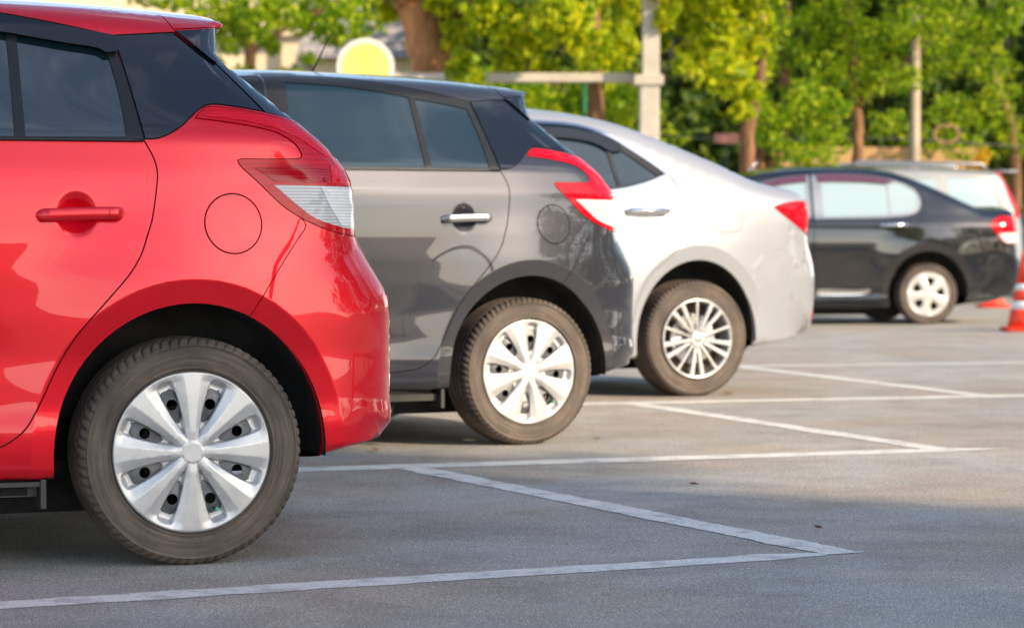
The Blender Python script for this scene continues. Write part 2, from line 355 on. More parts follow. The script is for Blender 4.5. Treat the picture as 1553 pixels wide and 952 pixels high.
def build_shell(S, regs, root, body_mat, fine=True, body_name='body'):
    """S: spec, regs: list of dict(name, poly, mat, gap, off, parent, cls). Makes both sides and the band across the car."""
    sh = Shape(S); rim = sh.rim; r, rc, hh, sx = S['flare']
    arches = []; creases = []
    for wx in (0, -S['wb']):
        th = np.linspace(0, 2*math.pi, 64, endpoint=False)
        arches.append(np.stack([wx+sx*r*np.cos(th), S['hub']+r*np.sin(th)], 1))
        for rr in (rc, rc-.006, rc-.016, rc+.012):
            th = np.linspace(-.1, math.pi+.1, 70); creases += [(wx+sx*rr*math.cos(t), S['hub']+rr*math.sin(t)) for t in th]
    polys = list(arches)
    for wx in (0, -S['wb']):
        for rr in (rc+.002, rc-.007):
            th = np.linspace(0, 2*math.pi, 200 if fine else 90, endpoint=False); polys.append(np.stack([wx+sx*rr*np.cos(th), S['hub']+rr*np.sin(th)], 1))
    for (uc_, zc_, ru_, rz_, dp_) in S.get('dents', []):
        for k_ in (1.0, .94, .86, .74, .6, .4): th = np.linspace(0, 2*math.pi, 72, endpoint=False); polys.append(np.stack([uc_+ru_*k_*np.cos(th), zc_+rz_*k_*np.sin(th)], 1))
    for q in regs:
        P = spline(q['poly'], True, q.get('step', .02)); q['P'] = P; polys.append(P)
        if q.get('gap', 0): q['Q'] = inset(P, q['gap']); polys.append(q['Q'])
    # clip region polygons that leave the outline: harmless, triangles outside the outline are dropped
    ex = list(creases)
    for ln, aa, bb, n in sh.chains:                   # rows of points that follow the rounded rim
        if max(aa) < .02: continue
        nrm = np.gradient(ln, axis=0); nrm /= np.linalg.norm(nrm, axis=1)[:, None]+1e-9; nrm = np.stack([-nrm[:, 1], nrm[:, 0]], 1)
        cen = np.array([-1.3, .8]);
        sgn = np.sign(((cen-ln)*nrm).sum(1)); sgn[sgn == 0] = 1
        kk = 9 if fine else 6
        for k in range(1, kk+1):
            d = aa*(1-math.cos(math.pi/2*k/(kk+1)))
            for p in ln+nrm*(sgn*d)[:, None]: ex.append(tuple(p))
    for z in S.get('rows', []):
        for u in np.arange(-3.3, 1.0, .03 if fine else .05): ex.append((u, z))
    g = S['grid']
    V2, T = triangulate(polys, rim, g, ex, 0, 0, 0, 0)
    T = np.array([t for t in T if len(t) == 3]); Cn = V2[T].mean(1)
    ok = inpoly(Cn, rim)
    for a in arches: ok &= ~inpoly(Cn, a)
    T = T[ok]; Cn = Cn[ok]
    # drop degenerate slivers' influence by consistent orientation
    A = V2[T[:, 1]]-V2[T[:, 0]]; B = V2[T[:, 2]]-V2[T[:, 0]]; ar = A[:, 0]*B[:, 1]-A[:, 1]*B[:, 0]
    T[ar < 0] = T[ar < 0][:, ::-1]; good = abs(ar) > 1e-9; T = T[good]; Cn = Cn[good]
    reg = np.full(len(T), -1); gapm = np.zeros(len(T), bool)
    for i, q in enumerate(regs):
        m = inpoly(Cn, q['P'])
        reg[m] = i; gapm[m] = False
        if 'Q' in q: gapm[m & ~inpoly(Cn, q['Q'])] = True
    W0 = sh.W(V2[:, 0], V2[:, 1]); e = .0015
    Wu = (sh.W(V2[:, 0]+e, V2[:, 1])-sh.W(V2[:, 0]-e, V2[:, 1]))/(2*e)
    Wz = (sh.W(V2[:, 0], V2[:, 1]+e)-sh.W(V2[:, 0], V2[:, 1]-e))/(2*e)
    Nn = np.stack([-Wu, -np.ones(len(V2)), -Wz], 1)    # outward normal of the near side (y = -W)
    # at the outline itself the surface turns to face along the outline normal
    rn = np.gradient(np.concatenate([rim[-1:], rim, rim[:1]]), axis=0)[1:-1]; rn /= np.linalg.norm(rn, axis=1)[:, None]; rn = np.stack([-rn[:, 1], rn[:, 0]], 1)
    cen = np.array([-1.3, .8]); s_ = np.sign(((rim-cen)*rn).sum(1)); rn *= s_[:, None]
    # outline edges
    from collections import Counter
    cnt = {}
    for ti, t in enumerate(T):
        for a, b in ((0, 1), (1, 2), (2, 0)):
            k = (min(t[a], t[b]), max(t[a], t[b])); cnt.setdefault(k, []).append((ti, t[a], t[b]))
    rimc = np.concatenate([rim, rim[:1]])
    bed = [(v[0][0], v[0][1], v[0][2]) for k, v in cnt.items() if len(v) == 1]
    bv = sorted({i for _, a, b in bed for i in (a, b)})
    d, _ = pdist(V2[bv], rimc); onrim = {i for i, dd in zip(bv, d) if dd < 1e-3}
    rimn = {}
    for i in onrim:
        k = np.argmin(((rim-V2[i])**2).sum(1)); n_ = rn[k]; rimn[i] = n_
        Nn[i] = (n_[0]*1.0, -.12, n_[1]*1.0)
    Nn /= np.linalg.norm(Nn, axis=1)[:, None]
    rimedges = [(ti, a, b) for ti, a, b in bed if a in onrim and b in onrim]
    groups = {}
    def grp(k): return groups.setdefault(k, dict(v=[], n=[], f=[], idx={}))
    def addv(gk, key, co, n):
        g_ = grp(gk)
        if key not in g_['idx']: g_['idx'][key] = len(g_['v']); g_['v'].append(co); g_['n'].append(n)
        return g_['idx'][key]
    for side in (-1, 1):
        for ti, t in enumerate(T):
            ri = reg[ti]; q = regs[ri] if ri >= 0 else None
            if gapm[ti]: gk = ('gap', side) if side < 0 else ('body', 0); off = -.009 if side < 0 else 0
            elif q is None: gk = ('body', 0); off = 0
            else:
                off = q.get('off', 0)
                if side < 0: gk = ('r', ri)
                else:
                    gk = {'glass': ('fglass', 0), 'lamp': ('flamp', 0)}.get(q.get('cls'), ('body', 0))
            idx = []
            for i in t:
                co = (V2[i, 0], side*(W0[i]+off), V2[i, 1]); n_ = (Nn[i, 0], Nn[i, 1]*(-side), Nn[i, 2])
                idx.append(addv(gk, (side, i, 0), co, n_))
            grp(gk)['f'].append(tuple(idx) if side > 0 else tuple(idx[::-1]))
            # orientation: for y=-W facing -y the (u,z) counter-clockwise triangle faces -y as is
            grp(gk)['f'][-1] = tuple(idx) if side < 0 else tuple(idx[::-1])
    # lips around every part on the near side
    own = np.where(gapm, -2, reg)
    for k, v in cnt.items():
        kinds = {own[x[0]] for x in v}
        if len(v) == 2 and len(kinds) == 1: continue
        for ti, a, b in v:
            if own[ti] == -2: continue
            if len(v) == 1 and a in onrim and b in onrim: continue
            ri = reg[ti]; gk = ('r', ri) if ri >= 0 else ('body', 0); off = regs[ri].get('off', 0) if ri >= 0 else 0
            dv = V2[b]-V2[a]; L = np.hypot(*dv)+1e-9; nn = (dv[1]/L, 0, -dv[0]/L)
            dep = .016 if ri < 0 or not regs[ri].get('lip') else regs[ri]['lip']
            ids = []
            for (i, dd) in ((a, 0), (b, 0), (b, dep), (a, dep)):
                ids.append(addv(gk, ('l', a, b, i, dd), (V2[i, 0], -(W0[i]+off-dd), V2[i, 1]), (nn[0], -.5 if dd == 0 else 0, nn[2])))
            grp(gk)['f'].append(tuple(ids[::-1]))
    # band across the car along the outline
    vs_ = [-1, -.93, -.86, -.6, -.3, 0, .3, .6, .86, .93, 1]
    for ti, a, b in rimedges:
        zc = (V2[a, 1]+V2[b, 1])/2; uc = (V2[a, 0]+V2[b, 0])/2
        if zc < S.get('zfloor', .27) and -3.2 < uc < .3: continue
        ri = reg[ti] if not gapm[ti] else -1
        for j in range(len(vs_)-1):
            v0, v1 = vs_[j], vs_[j+1]; edge = j < 2 or j > len(vs_)-4
            mk = S['capmat'](uc, zc)
            if edge and ri >= 0: gk = ('r', ri)
            else: gk = mk
            ids = []
            for (i, v) in ((a, v0), (b, v0), (b, v1), (a, v1)):
                n2 = rimn[i]; cr = S.get('crown', .05)*(1-v*v)
                co = (V2[i, 0]+n2[0]*cr, v*W0[i], V2[i, 1]+n2[1]*cr)
                ny = v*2*S.get('crown', .05)/max(W0[i], .2)
                ids.append(addv(gk, ('c', i, v), co, (n2[0], ny, n2[1])))
            grp(gk)['f'].append(tuple(ids[::-1]))
    objs = {}
    def mk_obj(gk, name, m, parent):
        if gk in groups and groups[gk]['f']:
            g_ = groups[gk]; nn = np.array(g_['n']); nn /= np.linalg.norm(nn, axis=1)[:, None]+1e-9
            o = mesh_obj(name, g_['v'], g_['f'], m, parent, nn); objs[gk] = o; return o
    mk_obj(('body', 0), body_name, body_mat, root)
    mk_obj(('gap', -1), 'seal', 'shut_line', root)
    for i, q in enumerate(regs):
        par = root
        if q.get('parent') is not None:
            par = objs.get(('r', q['parent']), root)
        o = mk_obj(('r', i), q['name'], q['mat'], par)
        if o is not None and q.get('label'): o['label'] = q['label']
    mk_obj(('fglass', 0), 'side_window', S.get('glass', 'tint_glass'), root)
    mk_obj(('flamp', 0), 'tail_lamp', 'lamp_red', root)
    for gk, (nm, m) in S['caps'].items(): mk_obj(gk, nm, m, root)
    return sh, objs

# ---------------------------------------------------------------- wheels (axis along y, outer face at y = 0 and pointing to -y)
def lathe(prof, n, name, m, parent=None, clampz=None, notch=None):
    V = []; F = []
    k = len(prof)
    for i in range(n):
        a = 2*math.pi*i/n
        for j, (r, y) in enumerate(prof):
            rr = notch(i, j, r, y) if notch else r
            z = rr*math.sin(a)
            if clampz is not None and z < clampz: z = clampz
            V.append((rr*math.cos(a), y, z))
    for i in range(n):
        for j in range(k-1): a = i*k+j; b = ((i+1) % n)*k+j; F.append((a, b, b+1, a+1))
    return mesh_obj(name, V, F, m, parent)
def make_tyre(R, rr, width, parent, sag=.004, n=432):
    prof = [(rr-.012, .016), (rr-.004, .010), (rr+.002, .006), (rr+.006, .0045), (rr+.0075, .0015), (rr+.0095, .0015), (rr+.011, .004)]
    h = R-rr
    for t in np.linspace(.2, .72, 8): prof.append((rr+h*t, .003-.0065*math.sin(math.pi*min(1, t*.85+.12))+.003))
    prof += [(rr+h*.745, -.0012), (rr+h*.76, -.0025), (rr+h*.775, -.0012)]
    sh = [(R-.0175, .001), (R-.013, .0035), (R-.009, .0075), (R-.0055, .013), (R-.003, .019), (R-.0015, .026)]
    prof += sh; ns = len(prof)
    w = width
    tread = []
    y = .030
    for g in (.045, .075, .105, .135):
        tread += [(R-.0006, g-.005), (R-.007, g-.004), (R-.007, g+.004), (R-.0006, g+.005)]
    tread = [t for t in tread if t[1] < w-.03]
    prof += [(R-.001, .032)]+tread+[(R-.001, w-.03), (R-.003, w-.018), (R-.009, w-.008), (R-.02, w), (rr+.03, w+.004), (rr, w-.01)]
    per = n//72
    def notch(i, j, r, y):
        if ns-6 <= j <= ns+1:                     # shoulder sipes, slanted a little
            ph = (i+(j-ns)//2) % per
            if ph == 0: return r-.0085
            if ph == 1: return r-.0030
        return r
    return lathe(prof, n, 'tyre', 'tyre', parent, -(R-sag), notch)
def make_cover(name, m, Rr, Nsp, rot, pocket, hole, parent, depth=.018, facet=.0065, dome=.006, hub=.13, lug=None, rim_roll=.006):
    """wheel cover as a height field on a disc; pocket: [(r, halfwidth)...] in units of Rr"""
    pr = np.array(pocket); rc = np.linspace(pr[0, 0], pr[-1, 0], 26); wc = np.interp(rc, pr[:, 0], pr[:, 1])
    def outline(rr, ww, k):
        a = rot+2*math.pi*(k+.5)/Nsp; ca, sa = math.cos(a), math.sin(a); P = []
        for r, w_ in zip(rr, ww): P.append((r, w_))
        for r, w_ in list(zip(rr, ww))[::-1]:
            if w_ > 1e-4: P.append((r, -w_))
        return np.array([((r*ca-w_*sa)*Rr, (r*sa+w_*ca)*Rr) for r, w_ in P])
    h0, h1, hin = hole
    rh = np.linspace(h0, h1, 16); wh = np.interp(rh, pr[:, 0], pr[:, 1])-hin
    wh = np.maximum(wh, .006); tt = (rh-h0)/(h1-h0); wh = wh*np.clip(1-np.clip((tt-.86)/.14, 0, 1)**2*.45, 0, 1)*np.clip(.25+tt/.18, 0, 1)
    polys = []; holes = []
    for k in range(Nsp):
        polys.append(outline(rc, wc, k)); holes.append(outline(rh, wh, k))
    fac = []
    for k in range(Nsp):
        a = rot+2*math.pi*k/Nsp; ca, sa = math.cos(a), math.sin(a); rr_ = np.linspace(.125, .985, 40); ph_ = math.pi/Nsp
        ww = .42*np.clip(np.sin(ph_)*rr_-np.interp(rr_*np.cos(ph_), pr[:, 0], pr[:, 1], left=0, right=0), 1e-3, None)
        fac.append(np.array([((r*ca-w_*sa)*Rr, (r*sa+w_*ca)*Rr) for r, w_ in list(zip(rr_, ww))+list(zip(rr_[::-1], -ww[::-1]))]))
    rimp = np.array([(Rr*math.cos(t), Rr*math.sin(t)) for t in np.linspace(0, 2*math.pi, 128, endpoint=False)])
    def H(x, z):
        r = np.hypot(x, z)/Rr; th = np.arctan2(z, x)-rot; sec = 2*math.pi/Nsp
        ph = (th/sec-.5-np.floor(th/sec-.5)); ph = np.where(ph > .5, ph-1, ph)*sec      # angle from pocket axis
        t = np.abs(np.sin(ph)*r); ra = r*np.cos(ph)
        wp = np.interp(ra, pr[:, 0], pr[:, 1], left=0, right=0)
        base = dome*(1-r**2) - rim_roll*np.clip((r-.965)/.035, 0, 1)**2
        base -= .0016*np.clip((r-hub)/.012, 0, 1)*np.clip(1-(r-hub)/.12, 0, 1)
        half = np.sin(math.pi/Nsp)*r; sp = np.clip(half-wp, 1e-3, None)          # half width of the spoke
        ds = np.abs(r*np.sin(np.where(ph >= 0, math.pi/Nsp-ph, -math.pi/Nsp-ph))); rs = r*np.cos(math.pi/Nsp-np.abs(ph)); sp = np.clip(np.sin(math.pi/Nsp)*rs-np.interp(rs*np.cos(math.pi/Nsp), pr[:, 0], pr[:, 1], left=0, right=0), 1e-3, None)
        q = np.clip(ds/sp, 0, 1)                                             # 0 on spoke axis .. 1 at the pocket edge
        base -= facet*np.clip((q-.42)/.58, 0, 1)*np.clip((r-.12)/.2, 0, 1)*np.clip((1-r)/.12, 0, 1)
        into = np.clip((wp-t)/.035, 0, 1)*np.clip((pr[-1, 0]-ra)/.10, 0, 1)
        return base-depth*into*into*(3-2*into)
    P = []
    for i, r in enumerate(np.arange(.02, .99, .022)):
        n = max(6, int(2*math.pi*r/.03))
        for k in range(n): a = 2*math.pi*(k+.5*(i % 2))/n; P.append((r*Rr*math.cos(a), r*Rr*math.sin(a)))
    for r in (.955, .965, .975, .985, .993):
        for k in range(128): a = 2*math.pi*(k+.5)/128; P.append((r*Rr*math.cos(a), r*Rr*math.sin(a)))
    for pl in polys:
        for g_ in (.0025, .005, .0075): P += [tuple(p) for p in inset(pl, g_)]
        P += [tuple(p) for p in inset(pl, -.003)]
    V = []; E = []
    for pl in [rimp]+polys+holes+fac: b = len(V); V += [tuple(p) for p in pl]; E += [(b+i, b+(i+1) % len(pl)) for i in range(len(pl))]
    V += P; V2, T = cdt(V, E); T = np.array([t for t in T if len(t) == 3]); Cn = V2[T].mean(1); ok = inpoly(Cn, rimp)
    for h_ in holes: ok &= ~inpoly(Cn, h_)
    T = T[ok]; A = V2[T[:, 1]]-V2[T[:, 0]]; B = V2[T[:, 2]]-V2[T[:, 0]]; ar = A[:, 0]*B[:, 1]-A[:, 1]*B[:, 0]; T[ar < 0] = T[ar < 0][:, ::-1]
    Z = H(V2[:, 0], V2[:, 1]); e = .0012
    nx = -(H(V2[:, 0]+e, V2[:, 1])-H(V2[:, 0]-e, V2[:, 1]))/(2*e); nz = -(H(V2[:, 0], V2[:, 1]+e)-H(V2[:, 0], V2[:, 1]-e))/(2*e)
    nn = np.stack([nx, -np.ones(len(V2)), nz], 1); nn /= np.linalg.norm(nn, axis=1)[:, None]
    vv = [(V2[i, 0], -Z[i], V2[i, 1]) for i in range(len(V2))]; nr = [tuple(n) for n in nn]; F = [tuple(t) for t in T]
    cnt = {}
    for t in T:
        for a, b in ((0, 1), (1, 2), (2, 0)): cnt.setdefault((min(t[a], t[b]), max(t[a], t[b])), []).append((t[a], t[b]))
    for k, v in cnt.items():
        if len(v) == 1:
            a, b = v[0]; dv = V2[b]-V2[a]; L = np.hypot(*dv)+1e-9; n0 = (dv[1]/L, 0, -dv[0]/L); s0 = len(vv)
            for i, d in ((a, 0), (b, 0), (b, .008), (a, .008)): vv.append((V2[i, 0], -Z[i]+d, V2[i, 1])); nr.append(n0)
            F.append((s0+3, s0+2, s0+1, s0))
    return mesh_obj(name, vv, F, m, parent, nr)
def steel_disc(Rr, parent, nh=8, rot=0, y=.03):
    holes = []; 
    for k in range(nh):
        a = rot+2*math.pi*k/nh; c = (math.cos(a)*Rr*.63, math.sin(a)*Rr*.63); holes.append(np.array([(c[0]+.0145*math.cos(t), c[1]+.0145*math.sin(t)) for t in np.linspace(0, 2*math.pi, 20, endpoint=False)]))
    rp = np.array([(Rr*math.cos(t), Rr*math.sin(t)) for t in np.linspace(0, 2*math.pi, 80, endpoint=False)])
    V = []; E = []
    for pl in [rp]+holes: b = len(V); V += [tuple(p) for p in pl]; E += [(b+i, b+(i+1) % len(pl)) for i in range(len(pl))]
    for r in np.arange(.1, .97, .06):
        for k in range(max(8, int(40*r)+12)): a = 2*math.pi*k/max(8, int(40*r)+12); V.append((r*Rr*math.cos(a), r*Rr*math.sin(a)))
    V2, T = cdt(V, E); T = np.array(T); Cn = V2[T].mean(1); ok = inpoly(Cn, rp)
    for h_ in holes: ok &= ~inpoly(Cn, h_)
    T = T[ok]; r = np.hypot(V2[:, 0], V2[:, 1])/Rr; th = np.arctan2(V2[:, 1], V2[:, 0])-rot
    dep = .006*np.cos(th*nh)*np.clip(1-abs(r-.62)/.25, 0, 1)+.010*np.clip(1-abs(r-.62)/.3, 0, 1)-.018*np.clip((r-.8)/.2, 0, 1)+.012*np.clip((.4-r)/.3, 0, 1)
    vv = [(V2[i, 0], y-dep[i], V2[i, 1]) for i in range(len(V2))]; F = [tuple(t) for t in T]
    # barrel
    b = len(vv); n = 80
    for yy, q in ((y+.02, 1.0), (.17, .98)): vv += [(Rr*q*math.cos(2*math.pi*k/n), yy, Rr*q*math.sin(2*math.pi*k/n)) for k in range(n)]
    F += [(b+k, b+(k+1) % n, b+n+(k+1) % n, b+n+k) for k in range(n)]
    b = len(vv); vv += [(Rr*math.cos(2*math.pi*k/n), yy, Rr*math.sin(2*math.pi*k/n)) for yy in (-.0, y+.02) for k in range(n)]
    F += [(b+k, b+(k+1) % n, b+n+(k+1) % n, b+n+k) for k in range(n)]
    return mesh_obj('wheel', vv, F, 'steel_wheel', parent)
def drum_mesh(parent, y=.07, r=.125):
    m = MB(); m.tube([(0, y, 0), (0, y+.05, 0)], r, 40); m.tube([(0, y-.03, 0), (0, y, 0)], .05, 24); return m.obj('brake_drum', 'drum', parent)
COVER_POCKET = [(.15, .0), (.22, .016), (.3, .036), (.4, .058), (.5, .077), (.6, .092), (.7, .104), (.8, .112), (.88, .114), (.92, .102), (.945, .07), (.952, .0)]
def hatch_wheel(root, x, y, rot=0, side=-1):
    wd = steel_disc(.213, root, 8, rot+math.pi/8); wd.location = (x, y, .2985)
    if side > 0: wd.rotation_euler = (0, 0, math.pi)
    make_tyre(.3015, .212, .185, wd)
    make_cover('hubcap', 'hubcap_silver', .2145, 8, rot, COVER_POCKET, (.38, .81, .012), wd).location = (0, .0035, 0)
    drum_mesh(wd)
    if side < 0:
        a = rot-math.pi/8*3
        m = MB(); c = Vector((.145*math.cos(a)*1.0, 0, .145*math.sin(a))); d = Vector((math.cos(a), 0, math.sin(a)))
        p = d*.163; m.tube([p+Vector((0, .02, 0)), p+Vector((0, -.006, 0))], .0045, 10)
        m.obj('valve_stem', 'underside', wd, True); m = MB(); m.tube([p+Vector((0, -.004, 0)), p+Vector((0, -.014, 0))], .0048, 10); m.obj('valve_cap', 'valve_green', wd, True)
    return wd
def multi_spoke_wheel(root, x, y, R=.316, side=-1):
    Rr = .213
    m = MB(); n = 96
    prof = [(Rr*.985, 0.002), (Rr*1.01, -.004), (Rr*.985, -.007), (Rr*.95, -.004), (Rr*.93, .012), (Rr*.92, .05), (Rr*.9, .15)]
    V = [(r*math.cos(2*math.pi*i/n), yy, r*math.sin(2*math.pi*i/n)) for i in range(n) for r, yy in prof]; k = len(prof)
    F = [(i*k+j, ((i+1) % n)*k+j, ((i+1) % n)*k+j+1, i*k+j+1) for i in range(n) for j in range(k-1)]
    wd = mesh_obj('wheel', V, F, 'alloy_bright', root); wd.location = (x, y, R-.004)
    if side > 0: wd.rotation_euler = (0, 0, math.pi)
    make_tyre(R, .215, .205, wd)
    sp = MB()
    for i in range(15):
        a = R_(90+24*i)+R_((0, 2.5, -2.5)[i % 3]); wdt = .0075 if i % 3 == 0 else .0115
        d = Vector((math.cos(a), 0, math.sin(a))); t = Vector((-math.sin(a), 0, math.cos(a))); pts = []
        for (r, yy, ww) in ((.028, .006, wdt*.85), (.08, .002, wdt*.8), (.15, .000, wdt), (.205, -.001, wdt*1.25)):
            c = d*r+Vector((0, yy, 0)); pts.append([c-t*ww, c-t*ww*.55+Vector((0, -.004, 0)), c+t*ww*.55+Vector((0, -.004, 0)), c+t*ww, c+t*ww*.8+Vector((0, .022, 0)), c-t*ww*.8+Vector((0, .022, 0))])
        Vv = [p for q in pts for p in q]; Ff = []
        for q in range(3):
            for j in range(6): Ff.append((q*6+j, q*6+(j+1) % 6, q*6+6+(j+1) % 6, q*6+6+j))
        sp.add(Vv, Ff)
    sp.tube([(0, -.006, 0), (0, .02, 0)], .036, 30)
    sp.obj('spokes', 'alloy_bright', wd)
    hb = MB(); hb.tube([(0, -.011, 0), (0, -.005, 0)], [.019, .022], 24); hb.obj('hub_cap', 'chrome', wd, True)
    for i in range(5): a = R_(54+72*i); lg = MB(); lg.tube([(.034*math.cos(a)*1.4, -.006, .034*math.sin(a)*1.4), (.034*math.cos(a)*1.4, .012, .034*math.sin(a)*1.4)], .009, 8); lg.obj('wheel_nut', 'satin_metal', wd)
    bd = MB(); bd.tube([(0, .05, 0), (0, .06, 0)], .135, 40); bd.obj('brake_disc', 'satin_metal', wd)
    bk = MB(); bk.tube([(0, .09, 0), (0, .10, 0)], .19, 40); bk.obj('backing_plate', 'drum', wd)
    return wd
FIVE_POCKET = [(.36, .0), (.40, .08), (.5, .135), (.6, .18), (.68, .20), (.74, .17), (.77, .0)]
def five_spoke_wheel(root, x, y, R=.30, side=-1, m='alloy_white', lod=144):
    wd = mesh_obj('wheel', *tube_ring(.20, .005, .15), 'alloy_dark', root); wd.location = (x, y, R-.004)
    if side > 0: wd.rotation_euler = (0, 0, math.pi)
    make_tyre(R, .215 if R > .29 else .2, .185, wd)
    make_cover('alloy_spokes', m, .216, 5, R_(44), FIVE_POCKET, (.37, .765, .006), wd, depth=.008, facet=.008, dome=.010, hub=.16).location = (0, .003, 0)
    bk = MB(); bk.tube([(0, .05, 0), (0, .06, 0)], .14, 32); bk.obj('brake_disc', 'drum', wd)
    return wd
def tube_ring(r, y0, y1, n=64):
    V = [(r*math.cos(2*math.pi*k/n), yy, r*math.sin(2*math.pi*k/n)) for yy in (y0, y1) for k in range(n)]
    return V, [(k, (k+1) % n, n+(k+1) % n, n+k) for k in range(n)]+[tuple(range(n, 2*n))]

def underbody(root, S, hw, zf=.2):
    """floor pan, wheel housings and axle"""
    r, rc, hh, sx = S['flare']; m = MB(); ue = S['uend']; wb = S['wb']; iw = hw-.27
    m.box(((.33-wb-.7)/2, 0, zf+.10), (.33+wb+.7, 2*iw, .16)); m.box(((ue-.08+.3)/2, 0, zf+.24), (ue-.38, 1.7*iw, .14)); m.box((-wb/2, 0, zf+.04), (wb-.85, 2*(hw-.05), .09)); m.box((-wb/2, 0, zf-.03), (wb+.3, 1.0, .10))
    m.tube([(0, -iw-.05, .29), (0, iw+.05, .29)], .035, 12)
    m.tube([(-.42, -.25, zf+.02), (-.9, -.25, zf+.0)], .06, 12)
    m.obj('underbody', 'underside', root)
    for wx in (0, -wb):
        for sd_ in (-1, 1):
            V = []; F = []; n = 40; rr = r+.002
            ys = [sd_*(hw-.016), sd_*(hw-.08), sd_*(hw-.27)]
            for yy in ys:
                for k in range(n+1):
                    a = -.06+(math.pi+.16)*k/n; V.append((wx+sx*rr*math.cos(a), yy, S['hub']+rr*math.sin(a)))
            for j in range(2):
                for k in range(n): F.append((j*(n+1)+k, j*(n+1)+k+1, (j+1)*(n+1)+k+1, (j+1)*(n+1)+k))
            F.append(tuple(2*(n+1)+k for k in range(n+1)))
            mesh_obj('wheel_housing', V, F, 'liner', root)
    return
RED = ((-1.1315, 7.5191), R_(20.65))
GREY = ((-.330, 11.375), R_(28.6))
SILV = ((.62989, 14.6108), R_(25.6))
BLACK = ((3.9287, 25.8341), R_(8.8))
